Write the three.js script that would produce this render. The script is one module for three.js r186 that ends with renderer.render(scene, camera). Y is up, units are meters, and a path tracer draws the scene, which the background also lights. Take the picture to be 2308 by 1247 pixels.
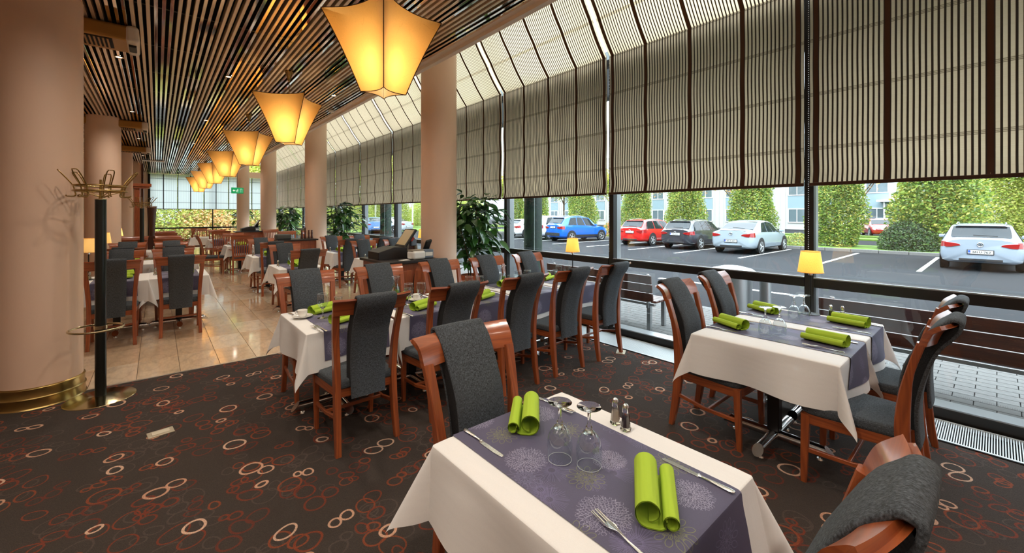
import * as THREE from 'three';
import { RoundedBoxGeometry } from 'three/addons/geometries/RoundedBoxGeometry.js';
import * as BGU from 'three/addons/utils/BufferGeometryUtils.js';
import { ImprovedNoise } from 'three/addons/math/ImprovedNoise.js';

// ---------------------------------------------------------------- camera, sky, sun, exposure
// world: x = across the hall towards the window wall, y = up, -z = down the hall; metres
const renderer = new THREE.WebGLRenderer({ antialias: true });
renderer.toneMapping = THREE.LinearToneMapping;
renderer.toneMappingExposure = 1.8;
renderer.shadowMap.enabled = true;
const scene = new THREE.Scene();
const FOCAL = 935, IMG_W = 2308, IMG_H = 1247, HORIZON = 483;
const camera = new THREE.PerspectiveCamera(2 * Math.atan(IMG_H / 2 / FOCAL) * 180 / Math.PI, IMG_W / IMG_H, 0.05, 400);
const YAW = Math.atan(800 / FOCAL);
camera.position.set(0, 1.6, 0);
camera.lookAt(Math.sin(YAW), 1.6, -Math.cos(YAW));
camera.setViewOffset(IMG_W, IMG_H, 0, IMG_H / 2 - HORIZON, IMG_W, IMG_H);   // a lens shifted down, verticals stay vertical

const SKY = 1.0;                     // bright thin overcast
{
  const W = 256, H = 128, d = new Float32Array(W * H * 4), nz = new ImprovedNoise();
  for (let j = 0; j < H; j++) for (let i = 0; i < W; i++) {
    const el = ((j + 0.5) / H - 0.5) * Math.PI, az = (i + 0.5) / W * 2 * Math.PI, s = Math.max(0, Math.sin(el));
    const n = nz.noise(Math.cos(az) * Math.cos(el) * 3, Math.sin(el) * 5, Math.sin(az) * Math.cos(el) * 3 + 7);
    const L = (1.25 + 5.2 * s) * (1 + 0.14 * n), o = (j * W + i) * 4, g = el < 0 ? 0.35 : 1;
    d[o] = L * 0.93 * g; d[o + 1] = L * 0.98 * g; d[o + 2] = L * 1.06 * g; d[o + 3] = 1;
  }
  const sky = new THREE.DataTexture(d, W, H, THREE.RGBAFormat, THREE.FloatType);
  sky.mapping = THREE.EquirectangularReflectionMapping; sky.magFilter = THREE.LinearFilter; sky.needsUpdate = true;
  scene.background = sky; scene.environment = sky;
  scene.backgroundIntensity = SKY; scene.environmentIntensity = SKY;
}
const sun = new THREE.DirectionalLight(0xfff2dd, 1.3);           // veiled sun behind the building, high
sun.position.set(-14, 22, 10); sun.target.position.set(0, 0, 0);
sun.castShadow = true; sun.shadow.radius = 20;
Object.assign(sun.shadow.camera, { left: -40, right: 40, top: 40, bottom: -40, near: 1, far: 120 });
scene.add(sun, sun.target);

// lamp strengths
const LANTERN_CD = 0.55, TABLE_LAMP_CD = 0.075, DOWNLIGHT_CD = 3.0;

// ---------------------------------------------------------------- helpers
let seed = 12345;
const rnd = () => { seed = (seed + 0x6d2b79f5) | 0; let t = Math.imul(seed ^ (seed >>> 15), 1 | seed); t = (t + Math.imul(t ^ (t >>> 7), 61 | t)) ^ t; return ((t ^ (t >>> 14)) >>> 0) / 4294967296; };
const rr = (a, b) => a + (b - a) * rnd();
const lerp = THREE.MathUtils.lerp, clamp = THREE.MathUtils.clamp, PI = Math.PI;
const V3 = (x, y, z) => new THREE.Vector3(x, y, z);
const count = {};
const numbered = (n) => { const k = count[n] = (count[n] ?? -1) + 1; return k ? `${n}_${String(k).padStart(3, '0')}` : n; };
const shade = (m) => { m.castShadow = true; m.receiveShadow = true; return m; };
function thing(name, label, category, [X, h, D] = [0, 0, 0], turn = 0, group) {
  const o = new THREE.Group(); o.name = numbered(name); o.position.set(X, h, -D); o.rotation.y = turn;
  o.userData = { label, category }; if (group) o.userData.group = group;
  scene.add(o); return o;
}
function part(name, geo, mat, parent, label) {
  const m = shade(new THREE.Mesh(geo, mat)); m.name = name; if (label) m.userData.label = label;
  parent.add(m); return m;
}
function single(name, geo, mat, label, category, [X, h, D] = [0, 0, 0], turn = 0, group) {
  const m = shade(new THREE.Mesh(geo, mat)); m.name = numbered(name); m.position.set(X, h, -D); m.rotation.y = turn;
  m.userData = { label, category }; if (group) m.userData.group = group; scene.add(m); return m;
}
function struct(name, geo, mat, label) {
  const m = geo ? shade(new THREE.Mesh(geo, mat)) : new THREE.Group(); m.name = name; m.userData.kind = 'structure';
  if (label) m.userData.label = label; scene.add(m); return m;
}
function copyOf(root, [X, h, D], turn, label, group) {
  const c = root.clone(); c.name = numbered(root.name.replace(/_\d{3}$/, '')); c.position.set(X, h, -D); c.rotation.set(0, turn, 0);
  c.userData = { ...root.userData, label }; if (group) c.userData.group = group; scene.add(c); return c;
}
// flat metre UVs by the facing of every triangle; v runs along the axis `long`
function metreUV(geo, long = 'y', off = 0) {
  const g = geo.index ? geo.toNonIndexed() : geo, p = g.attributes.position, n = p.count, uv = new Float32Array(n * 2);
  const a = V3(), b = V3(), c = V3();
  for (let i = 0; i < n; i += 3) {
    a.fromBufferAttribute(p, i); b.fromBufferAttribute(p, i + 1); c.fromBufferAttribute(p, i + 2);
    const nx = (b.y - a.y) * (c.z - a.z) - (b.z - a.z) * (c.y - a.y), ny = (b.z - a.z) * (c.x - a.x) - (b.x - a.x) * (c.z - a.z), nz = (b.x - a.x) * (c.y - a.y) - (b.y - a.y) * (c.x - a.x);
    const ax = Math.abs(nx), ay = Math.abs(ny), az = Math.abs(nz), f = ax >= ay && ax >= az ? 'x' : ay >= az ? 'y' : 'z';
    let v = long, u = ['x', 'y', 'z'].find((k) => k !== f && k !== v);
    if (f === v) { const o = ['x', 'y', 'z'].filter((k) => k !== f); u = o[0]; v = o[1]; }
    [a, b, c].forEach((q, k) => { uv[(i + k) * 2] = q[u] + off * 0.37; uv[(i + k) * 2 + 1] = q[v] + off; });
  }
  g.setAttribute('uv', new THREE.BufferAttribute(uv, 2)); return g;
}
const box = (w, h, d, x = 0, y = 0, z = 0) => new THREE.BoxGeometry(w, h, d).translate(x, y, z);
const rbox = (w, h, d, r, x = 0, y = 0, z = 0, s = 2) => new RoundedBoxGeometry(w, h, d, s, r).translate(x, y, z);
const cyl = (r0, r1, h, n, x = 0, y = 0, z = 0) => new THREE.CylinderGeometry(r0, r1, h, n).translate(x, y, z);
const merge = (list) => BGU.mergeGeometries(list.map((g) => { const q = g.index ? g.toNonIndexed() : g; for (const k of Object.keys(q.attributes)) if (!['position', 'normal', 'uv'].includes(k)) q.deleteAttribute(k); if (!q.attributes.uv) q.setAttribute('uv', new THREE.BufferAttribute(new Float32Array(q.attributes.position.count * 2), 2)); return q; }));
const lathe = (pts, n = 32) => new THREE.LatheGeometry(pts.map(([r, y]) => new THREE.Vector2(r, y)), n);
const tube = (pts, r, n = 20, m = 8, closed = false) => new THREE.TubeGeometry(new THREE.CatmullRomCurve3(pts.map((p) => V3(...p)), closed, 'catmullrom', 0.5), n, r, m, closed);
// rings of points joined into one closed skin
function loft(rings, crease = 0.7, caps = true, closed = true) {
  const n = rings[0].length, P = [], I = [];
  for (const r of rings) for (const p of r) P.push(p.x, p.y, p.z);
  for (let i = 0; i < rings.length - 1; i++) for (let j = 0; j < (closed ? n : n - 1); j++) {
    const a = i * n + j, b = i * n + (j + 1) % n, c = a + n, d = b + n; I.push(a, b, d, a, d, c);
  }
  if (caps) for (const [i, flip] of [[0, true], [rings.length - 1, false]]) {
    const c = P.length / 3, m = rings[i].reduce((s, p) => s.add(p), V3()).divideScalar(n); P.push(m.x, m.y, m.z);
    for (let j = 0; j < n; j++) { const a = i * n + j, b = i * n + (j + 1) % n; flip ? I.push(c, b, a) : I.push(c, a, b); }
  }
  const g = new THREE.BufferGeometry(); g.setAttribute('position', new THREE.Float32BufferAttribute(P, 3)); g.setIndex(I);
  return BGU.toCreasedNormals(g, crease);
}
// a bar whose path lies near an x = const plane: stations [x, y, z, halfWidthAlongX, halfThickness]
function sweepX(st, bevel = 0.25, crease = 0.6) {
  const rings = st.map((s, i) => {
    const a = st[Math.max(0, i - 1)], b = st[Math.min(st.length - 1, i + 1)];
    let ty = b[1] - a[1], tz = b[2] - a[2]; const l = Math.hypot(ty, tz) || 1; ty /= l; tz /= l;
    const ny = -tz, nz = ty, [x, y, z, w, t] = s, e = Math.min(w, t) * bevel, ring = [];
    for (const [u, v] of [[w, t - e], [w - e, t], [-w + e, t], [-w, t - e], [-w, -t + e], [-w + e, -t], [w - e, -t], [w, -t + e]]) ring.push(V3(x + u, y + ny * v, z + nz * v));
    return ring;
  });
  return loft(rings, crease);
}
const smooth = (pts, n) => { // resample a list of number tuples with a Catmull-Rom curve
  const out = [], m = pts.length;
  for (let i = 0; i <= n; i++) {
    const t = i / n * (m - 1), k = Math.min(m - 2, Math.floor(t)), f = t - k, q = (j) => pts[clamp(j, 0, m - 1)];
    out.push(pts[0].map((_, c) => { const a = q(k - 1)[c], b = q(k)[c], d = q(k + 1)[c], e = q(k + 2)[c]; return 0.5 * (2 * b + (d - a) * f + (2 * a - 5 * b + 4 * d - e) * f * f + (3 * b - a - 3 * d + e) * f * f * f); }));
  }
  return out;
};
const lin = (table, x) => { if (x <= table[0][0]) return table[0][1]; for (let i = 1; i < table.length; i++) if (x <= table[i][0]) { const [a, p] = table[i - 1], [b, q] = table[i]; return lerp(p, q, (x - a) / (b - a)); } return table[table.length - 1][1]; };

// ---------------------------------------------------------------- textures
function canvasTex(w, h, draw, srgb = true, rx = 1, ry = 1) {
  const c = document.createElement('canvas'); c.width = w; c.height = h; draw(c.getContext('2d'), w, h);
  const t = new THREE.CanvasTexture(c); t.wrapS = t.wrapT = THREE.RepeatWrapping; t.repeat.set(rx, ry);
  if (srgb) t.colorSpace = THREE.SRGBColorSpace; return t;
}
function pixelTex(w, h, f, srgb = true, rx = 1, ry = 1) { // f(x, y) -> [r, g, b] 0..255
  const d = new Uint8Array(w * h * 4);
  for (let y = 0; y < h; y++) for (let x = 0; x < w; x++) { const c = f(x, y), o = (y * w + x) * 4; d[o] = clamp(c[0], 0, 255); d[o + 1] = clamp(c[1], 0, 255); d[o + 2] = clamp(c[2], 0, 255); d[o + 3] = 255; }
  const t = new THREE.DataTexture(d, w, h, THREE.RGBAFormat); t.wrapS = t.wrapT = THREE.RepeatWrapping; t.magFilter = THREE.LinearFilter; t.repeat.set(rx, ry);
  if (srgb) t.colorSpace = THREE.SRGBColorSpace; t.needsUpdate = true; return t;
}
const PN = new ImprovedNoise();
const tileNoise = (x, y, w, h, fx, fy, s = 0) => { // periodic value from noise on two circles' blend
  const u = x / w, v = y / h, a = PN.noise(u * fx, v * fy, s), b = PN.noise((u - 1) * fx, v * fy, s), c = PN.noise(u * fx, (v - 1) * fy, s), d = PN.noise((u - 1) * fx, (v - 1) * fy, s);
  return lerp(lerp(a, b, u), lerp(c, d, u), v);
};
const T = {};
T.wood = pixelTex(512, 1024, (x, y) => { // grain along v; 0.25 m x 0.7 m
  const a = tileNoise(x, y, 512, 1024, 5, 1.5, 1), b = tileNoise(x, y, 512, 1024, 46, 3, 5), c = tileNoise(x, y, 512, 1024, 150, 7, 9), r = Math.sin((x / 512 * 7 + a * 2.2) * 2 * PI);
  const k = 1 + 0.07 * r + 0.14 * b + 0.10 * c + 0.1 * a; return [150 * k, 76 * k * (1 + 0.02 * r), 39 * k];
}, true, 4, 1.43);
T.heather = pixelTex(512, 512, (x, y) => {
  const a = tileNoise(x, y, 512, 512, 80, 46, 2), b = tileNoise(x, y, 512, 512, 24, 20, 3), q = (rnd() - 0.5), k = 1 + 0.7 * a + 0.25 * b + 0.5 * q; return [66 * k, 71 * k, 76 * k];
}, true, 3.2, 3.2);
T.heatherBump = pixelTex(256, 256, () => { const q = 90 + 120 * rnd(); return [q, q, q]; }, false, 7, 7);
T.weave = pixelTex(128, 128, (x, y) => { const q = 128 + 50 * Math.sin(x / 128 * 2 * PI * 16) * Math.sin(y / 128 * 2 * PI * 16) + 30 * (rnd() - 0.5); return [q, q, q]; }, false, 16, 16);
T.linen = pixelTex(512, 512, (x, y) => { const q = 1 + 0.012 * tileNoise(x, y, 512, 512, 30, 4, 1) + 0.025 * (rnd() - 0.5); return [240 * q, 238 * q, 235 * q]; }, true, 2, 2);
T.marble = pixelTex(1024, 1024, (x, y) => {
  const a = tileNoise(x, y, 1024, 1024, 6, 22, 1), b = tileNoise(x, y, 1024, 1024, 14, 60, 4), v = Math.pow(1 - Math.abs(tileNoise(x, y, 1024, 1024, 4, 6, 11)), 14), g = rnd() - 0.5;
  const k = 1 + 0.09 * a + 0.06 * b - 0.07 * v + 0.03 * g; return [231 * k, 207 * k * (1 - 0.02 * a), 178 * k * (1 - 0.05 * a)];
}, true, 1, 1);
T.plaster = pixelTex(256, 256, (x, y) => { const q = 128 + 60 * tileNoise(x, y, 256, 256, 40, 40, 3) + 40 * (rnd() - 0.5); return [q, q, q]; }, false, 3, 3);
T.asphalt = pixelTex(512, 512, (x, y) => { const k = 1 + 0.18 * tileNoise(x, y, 512, 512, 5, 5, 3) + 0.16 * tileNoise(x, y, 512, 512, 30, 30, 6) + 0.22 * (rnd() - 0.5); return [40 * k, 41 * k, 44 * k]; }, true, 0.25, 0.25);
T.concrete = pixelTex(256, 256, (x, y) => { const k = 1 + 0.12 * tileNoise(x, y, 256, 256, 8, 8, 3) + 0.16 * (rnd() - 0.5); return [106 * k, 105 * k, 104 * k]; }, true, 3, 3);
T.turf = pixelTex(512, 512, (x, y) => { const a = tileNoise(x, y, 512, 512, 12, 12, 3), k = 1 + 0.3 * a + 0.7 * (rnd() - 0.5); return [88 * k, 116 * k, 40 * k]; }, true, 0.6, 0.6);
T.carpet = canvasTex(2048, 2048, (g, W) => { // 2.6 m square, wrapped
  g.fillStyle = '#3a3029'; g.fillRect(0, 0, W, W);
  const S = W / 2.6;
  const ring = (cx, cy, r, e, rot, lw, col, wob) => {
    for (const ox of [-W, 0, W]) for (const oy of [-W, 0, W]) {
      const X = cx + ox, Y = cy + oy; if (X < -300 || X > W + 300 || Y < -300 || Y > W + 300) continue;
      g.strokeStyle = col; g.lineWidth = lw; g.beginPath();
      for (let i = 0; i <= 30; i++) { const t = i / 30 * 2 * PI, q = r * (1 + wob * Math.sin(2 * t + rot * 3) + wob * 0.6 * Math.sin(3 * t + rot)); const x = q * Math.cos(t), y = q * e * Math.sin(t); const px = X + x * Math.cos(rot) - y * Math.sin(rot), py = Y + x * Math.sin(rot) + y * Math.cos(rot); i ? g.lineTo(px, py) : g.moveTo(px, py); }
      g.closePath(); g.stroke();
    }
  };
  const scatter = (n, col, r0, r1, lw, two) => {
    for (let i = 0; i < n; i++) {
      const x = rr(0, W), y = rr(0, W), r = rr(r0, r1) * S, rot = rr(0, 6.3), w = lw * S * rr(0.75, 1.2), c = typeof col === 'function' ? col() : col;
      ring(x, y, r, rr(0.72, 1), rot, w, c, rr(0.02, 0.1));
      if (rnd() < two) { const a = rr(0, 6.3), r2 = r * rr(0.6, 0.9); ring(x + Math.cos(a) * (r + r2) * 0.98, y + Math.sin(a) * (r + r2) * 0.98, r2, rr(0.8, 1), rot, w, c, 0.05); }
    }
  };
  scatter(120, '#4a3d37', 0.03, 0.075, 0.009, 0.35);
  scatter(230, () => ['#743019', '#7c351b', '#642b1a', '#823d20'][Math.floor(rnd() * 4)], 0.03, 0.07, 0.0105, 0.42);
  const cells = 7; for (let i = 0; i < cells; i++) for (let j = 0; j < cells; j++) if (rnd() < 0.9) {
    const x = (i + rr(0.15, 0.85)) * W / cells, y = (j + rr(0.15, 0.85)) * W / cells, r = rr(0.026, 0.062) * S, rot = rr(0, 6.3), c = ['#c89a7e', '#c09074', '#cda68c'][Math.floor(rnd() * 3)];
    ring(x, y, r, rr(0.75, 1), rot, rr(0.011, 0.016) * S, c, 0.05);
    if (rnd() < 0.42) { const a = rr(0, 6.3), r2 = r * rr(0.65, 0.95); ring(x + Math.cos(a) * (r + r2), y + Math.sin(a) * (r + r2), r2, rr(0.8, 1), rot, 0.012 * S, c, 0.05); }
  }
  const im = g.getImageData(0, 0, W, W), d = im.data; for (let i = 0; i < d.length; i += 4) { const k = 0.72 + 0.56 * rnd(); d[i] *= k; d[i + 1] *= k; d[i + 2] *= k; } g.putImageData(im, 0, 0);
}, true, 1 / 2.6, 1 / 2.6);
T.pile = pixelTex(256, 256, () => { const q = 255 * rnd(); return [q, q, q]; }, false, 3, 3);
T.runner = canvasTex(1024, 2048, (g, W, H) => { // 0.5 m x 1.0 m
  g.fillStyle = '#534f66'; g.fillRect(0, 0, W, H);
  const S = W / 0.5, both = (f) => { for (const oy of [-H, 0, H]) { g.save(); g.translate(0, oy); f(); g.restore(); } };
  const lace = (x, y, r, col) => both(() => { g.strokeStyle = col; g.lineWidth = 2.4;
    for (let k = 2; k <= 9; k++) { const q = r * k / 9, n = 7 + 3 * k; for (let i = 0; i < n; i++) { const a = (i + (k % 2) / 2 + rr(-0.2, 0.2)) / n * 2 * PI; g.beginPath(); g.ellipse(x + q * Math.cos(a), y + q * Math.sin(a), r / 9 * rr(0.7, 1.1), r / 13 * rr(0.7, 1.2), a + rr(-0.4, 0.4), rr(0, 2), rr(4, 7)); g.stroke(); } } });
  const bloom = (x, y, r, col, n) => both(() => { g.strokeStyle = col; g.lineWidth = 4;
    for (const [q, m] of [[r, n], [r * 0.55, n]]) for (let i = 0; i < m; i++) { const a = i / m * 2 * PI; g.beginPath(); g.ellipse(x + q * 0.78 * Math.cos(a), y + q * 0.78 * Math.sin(a), q * 0.26, q * 0.15, a, 0, 2 * PI); g.stroke(); }
    for (let i = 0; i < n; i++) { const a = i / n * 2 * PI; g.beginPath(); g.moveTo(x, y); g.lineTo(x + r * 0.5 * Math.cos(a), y + r * 0.5 * Math.sin(a)); g.stroke(); } });
  const burst = (x, y, r, col) => both(() => { g.strokeStyle = col; g.lineWidth = 2; for (let i = 0; i < 44; i++) { const a = i / 44 * 2 * PI; g.beginPath(); g.moveTo(x + r * 0.18 * Math.cos(a), y + r * 0.18 * Math.sin(a)); g.lineTo(x + r * rr(0.8, 1) * Math.cos(a), y + r * rr(0.8, 1) * Math.sin(a)); g.stroke(); } });
  for (let i = 0; i < 9; i++) burst(rr(0, W), rr(0, H), rr(0.05, 0.075) * S, '#746c92');
  for (const [x, y] of [[0.1, 0.16], [0.38, 0.3], [0.12, 0.48], [0.42, 0.62], [0.2, 0.78], [0.42, 0.92], [0.27, 0.05]]) bloom(x * S, y * S, 0.06 * S, rnd() < 0.6 ? '#77795a' : '#6c6884', 11);
  for (const [x, y, r] of [[0.34, 0.12, 0.07], [0.11, 0.33, 0.065], [0.37, 0.46, 0.07], [0.1, 0.66, 0.065], [0.33, 0.78, 0.075], [0.06, 0.93, 0.055]]) lace(x * S, y * S, r * S, '#9a96ac');
  const im = g.getImageData(0, 0, W, H), d = im.data; for (let i = 0; i < d.length; i += 4) { const k = 0.93 + 0.14 * rnd(); d[i] *= k; d[i + 1] *= k; d[i + 2] *= k; } g.putImageData(im, 0, 0);
}, true, 2, 1);
T.blind = canvasTex(1024, 512, (g, W, H) => { // 0.56 m x 0.5 m: 16 woven stripes and one triple band
  g.fillStyle = '#bba88c'; g.fillRect(0, 0, W, H);
  for (let y = 0; y < H; y++) { g.fillStyle = `rgba(120,95,60,${0.05 + 0.1 * rnd()})`; g.fillRect(0, y, W, 1); }
  for (const y of [150, 162, 174]) { g.fillStyle = 'rgba(70,58,40,.55)'; g.fillRect(0, y, W, 7); }
  for (let i = 0; i < 16; i++) { g.fillStyle = '#120b06'; g.fillRect((i + 0.31) * W / 16, 0, W / 16 * 0.38, H); g.fillStyle = 'rgba(95,50,20,.6)'; g.fillRect((i + 0.3) * W / 16, 0, W / 16 * 0.05, H); }
}, true, 1 / 0.56, 1 / 0.5);
T.farBlind = canvasTex(512, 512, (g, W, H) => { // 0.51 m x 0.56 m
  g.fillStyle = '#d4d8da'; g.fillRect(0, 0, W, H);
  for (let i = 0; i < 16; i++) { g.fillStyle = i % 2 ? '#aab0b3' : '#bfc4c6'; g.fillRect(i * W / 16, 0, W / 26, H); }
  g.fillStyle = '#6a7075'; g.fillRect(0, 60, W, 16); g.fillStyle = '#858b8f'; g.fillRect(0, 84, W, 7);
}, true, 1 / 0.51, 1 / 0.56);
T.parchment = canvasTex(512, 512, (g, W) => {
  g.fillStyle = '#f4dfae'; g.fillRect(0, 0, W, W);
  for (let i = 0; i < 26; i++) { g.strokeStyle = `rgba(120,70,20,${rr(0.08, 0.28)})`; g.lineWidth = rr(0.6, 1.5); g.beginPath(); let x = rr(0, W), y = rr(0, W), a = rr(0, 6.3); g.moveTo(x, y); for (let k = 0; k < 12; k++) { a += rr(-0.5, 0.5); x += 9 * Math.cos(a); y += 9 * Math.sin(a); g.lineTo(x, y); } g.stroke(); }
  const im = g.getImageData(0, 0, W, W), d = im.data; for (let i = 0; i < d.length; i += 4) { const k = 0.95 + 0.1 * rnd(); d[i] *= k; d[i + 1] *= k; d[i + 2] *= k; } g.putImageData(im, 0, 0);
});
T.speckle = pixelTex(256, 256, (x, y) => { const k = 1 + 0.25 * tileNoise(x, y, 256, 256, 20, 20, 2) + 0.22 * (rnd() - 0.5); return [250 * k, 205 * k, 118 * k]; }, true, 4, 4);

// ---------------------------------------------------------------- materials
const std = (o) => new THREE.MeshStandardMaterial(o), phys = (o) => new THREE.MeshPhysicalMaterial(o);
const M = {
  wood: phys({ map: T.wood, roughness: 0.36, clearcoat: 0.55, clearcoatRoughness: 0.16 }),
  woodDark: phys({ map: T.wood, color: 0x8a7a70, roughness: 0.4, clearcoat: 0.4, clearcoatRoughness: 0.2 }),
  woodLight: phys({ map: T.wood, color: 0xffffff, roughness: 0.4, clearcoat: 0.5, clearcoatRoughness: 0.2 }),
  fabric: std({ map: T.heather, bumpMap: T.heatherBump, bumpScale: 0.0012, roughness: 0.95 }),
  fabricDark: std({ map: T.heather, color: 0x6a6a6c, roughness: 0.95 }),
  linen: phys({ map: T.linen, bumpMap: T.weave, bumpScale: 0.0002, roughness: 0.85, transmission: 0.12, thickness: 0 }),
  runner: std({ map: T.runner, roughness: 0.62, bumpMap: T.weave, bumpScale: 0.0002 }),
  lime: std({ color: 0xa6c334, roughness: 0.85, bumpMap: T.weave, bumpScale: 0.0002 }),
  chrome: std({ color: 0xdedede, metalness: 1, roughness: 0.13 }),
  steel: std({ color: 0xe4e4e0, metalness: 1, roughness: 0.25 }),
  brushed: std({ color: 0xbabcbe, metalness: 1, roughness: 0.38 }),
  brass: std({ color: 0xcbbd98, metalness: 1, roughness: 0.2 }),
  goldWire: std({ color: 0xa98c55, metalness: 1, roughness: 0.24 }),
  black: std({ color: 0x0d0d0f, roughness: 0.35 }),
  blackMatte: std({ color: 0x0a0a0b, roughness: 0.8 }),
  rubber: std({ color: 0x141414, roughness: 0.9 }),
  column: std({ color: 0xe0c0a8, roughness: 0.55, bumpMap: T.plaster, bumpScale: 0.0008 }),
  wallPaint: std({ color: 0xe0c4ae, roughness: 0.7, bumpMap: T.plaster, bumpScale: 0.0008 }),
  fascia: std({ color: 0xeadccf, roughness: 0.6 }),
  ceilingVoid: std({ color: 0x0c0907, roughness: 1 }),
  slat: [[0.95, 0.84, 0.7], [0.9, 0.72, 0.54], [0.95, 0.88, 0.78], [0.88, 0.7, 0.52]].map(([r, g, b], i) => std({ color: new THREE.Color(r, g, b), metalness: [1, 0.55, 1, 0.6][i], roughness: [0.05, 0.32, 0.07, 0.26][i] })),
  frameDark: std({ color: 0x15120f, roughness: 0.45 }),
  frameGrey: std({ color: 0xa4aaae, roughness: 0.3, metalness: 0.5 }),
  frameWhite: std({ color: 0xe9ecee, roughness: 0.4 }),
  glass: phys({ color: 0xf4fafa, transmission: 1, roughness: 0, thickness: 0, ior: 1.5 }),
  film: phys({ color: 0xf0f5f6, transmission: 1, roughness: 0, thickness: 0, ior: 1.95 }),
  rimGlass: phys({ color: 0xf4f8fa, roughness: 0.06, clearcoat: 1, clearcoatRoughness: 0.03, transmission: 0.5, thickness: 0 }),
  crystal: phys({ color: 0xffffff, transmission: 1, roughness: 0, thickness: 0.01, ior: 1.5 }),
  blind: phys({ map: T.blind, roughness: 1, transmission: 0.9, thickness: 0 }),
  blindRib: phys({ color: 0x42230d, roughness: 1, transmission: 0.25, thickness: 0 }),
  farBlind: phys({ map: T.farBlind, roughness: 1, transmission: 0.85, thickness: 0 }),
  porcelain: phys({ color: 0xf2efe8, roughness: 0.25, clearcoat: 0.6, clearcoatRoughness: 0.08 }),
  parchment: phys({ map: T.parchment, color: 0xf8dcae, roughness: 1, transmission: 0.85, thickness: 0 }),
  seam: std({ color: 0x4a2a10, roughness: 0.8 }),
  lampShade: phys({ map: T.speckle, roughness: 1, transmission: 0.55, thickness: 0 }),
  lampShadeCream: phys({ color: 0xf6dfa6, roughness: 1, transmission: 0.6, thickness: 0 }),
  bulb: std({ color: 0xfff0d0, emissive: 0xffe0a8, emissiveIntensity: 2.2 }),
  downlight: std({ color: 0xfff0d8, emissive: 0xffe6c8, emissiveIntensity: 1.6 }),
  grout: std({ color: 0x6b5848, roughness: 0.9 }),
  asphalt: phys({ map: T.asphalt, roughness: 0.95, specularIntensity: 0.25 }),
  paint: std({ color: 0xb4b4b0, roughness: 0.8 }),
  kerb: std({ map: T.concrete, roughness: 0.9 }),
  turf: std({ map: T.turf, roughness: 1 }),
};
// ================================================================ the setting
const BAY = 2.24, D0 = 1.15, FAR = 25.8, WX = 4.65, CEIL = 3.5, BACK = -2.9, LEFT = -3.8;
const bays = []; for (let i = -1; i < 11; i++) bays.push([D0 + BAY * (i - 0), D0 + BAY * (i + 1)]);   // first bay starts at D0 - BAY
// floor: stone tiles in the hall, carpet in the front part
{
  const floor = struct('floor', box(LEFT * -1 + 4.2, 0.2, FAR - 5.36, (LEFT + 4.2) / 2, -0.112, -(FAR + 5.36) / 2), M.grout);
  const tones = [0xffffff, 0xf6ece2, 0xfaf3ea, 0xeee0d2].map((c) => phys({ map: T.marble, color: c, roughness: 0.2, clearcoat: 0.7, clearcoatRoughness: 0.07 }));
  const PX = 0.333, PD = 0.632, geos = [0, 1, 2, 3, 4, 5].map((k) => { const g = metreUV(rbox(PX - 0.0035, 0.012, PD - 0.002, 0.0012, 0, 0, 0, 1), 'x', k * 0.41); return g; });
  const rest = [];
  for (let r = 0; r < 33; r++) for (let c = -10; c < 14; c++) {
    const X = -0.485 + PX * (c + 0.5), D = 5.39 + PD * (r + 0.5); if (X > 4.2 || D > FAR) continue;
    const k = Math.floor(rnd() * 6), m = tones[Math.floor(rnd() * 4)];
    if (X > -0.85 && X < 3.9 && r < 21) { const t = part('tile', geos[k], m, floor); t.position.set(X, -0.006, -D); }
    else rest.push(geos[k].clone().translate(X, -0.006, -D));
  }
  const far = part('tile_field', merge(rest), tones[1], floor); far.userData.kind = 'stuff';
  part('edge_strip', box(8, 0.014, 0.03, 0.2, -0.003, -5.375), std({ color: 0xcabfae, metalness: 0.7, roughness: 0.35 }), floor);
  const g = new THREE.PlaneGeometry(8, 8.26, 1, 1);
  const carpet = struct('floor_carpet', metreUV(box(8, 0.06, 5.36 - BACK, 0.2, -0.028, -(5.36 + BACK) / 2), 'z', 0.3), std({ map: T.carpet, bumpMap: T.pile, bumpScale: 0.004, roughness: 1 }), 'dark brown carpet with peach and rust ring pattern');
  g.dispose();
}
// trench heater grille along the window wall
{
  const t = thing('floor_grille', 'long white slotted heater grille in the floor along the window wall', 'grille', [4.2, 0, 0]);
  const L = FAR - BACK, mid = -(FAR + BACK) / 2, white = std({ color: 0xd8dee0, roughness: 0.4, metalness: 0.2 });
  part('trench', box(0.43, 0.14, L, 0.215, -0.1, mid), M.blackMatte, t);
  part('rim', merge([box(0.022, 0.03, L, 0.011, -0.007, mid), box(0.022, 0.03, L, 0.409, -0.007, mid)]), white, t);
  part('edge_bar', box(0.014, 0.03, L, -0.007, -0.006, mid), M.blackMatte, t);
  const bars = []; for (let d = BACK + 0.01; d < 9; d += 0.0125) bars.push(box(0.366, 0.018, 0.0055, 0.21, -0.002, -d));
  const b = part('bar_row', merge(bars), white, t); b.userData.kind = 'stuff';
  part('far_grating', box(0.366, 0.012, FAR - 9, 0.21, -0.002, -(FAR + 9) / 2), white, t);
}
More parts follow.
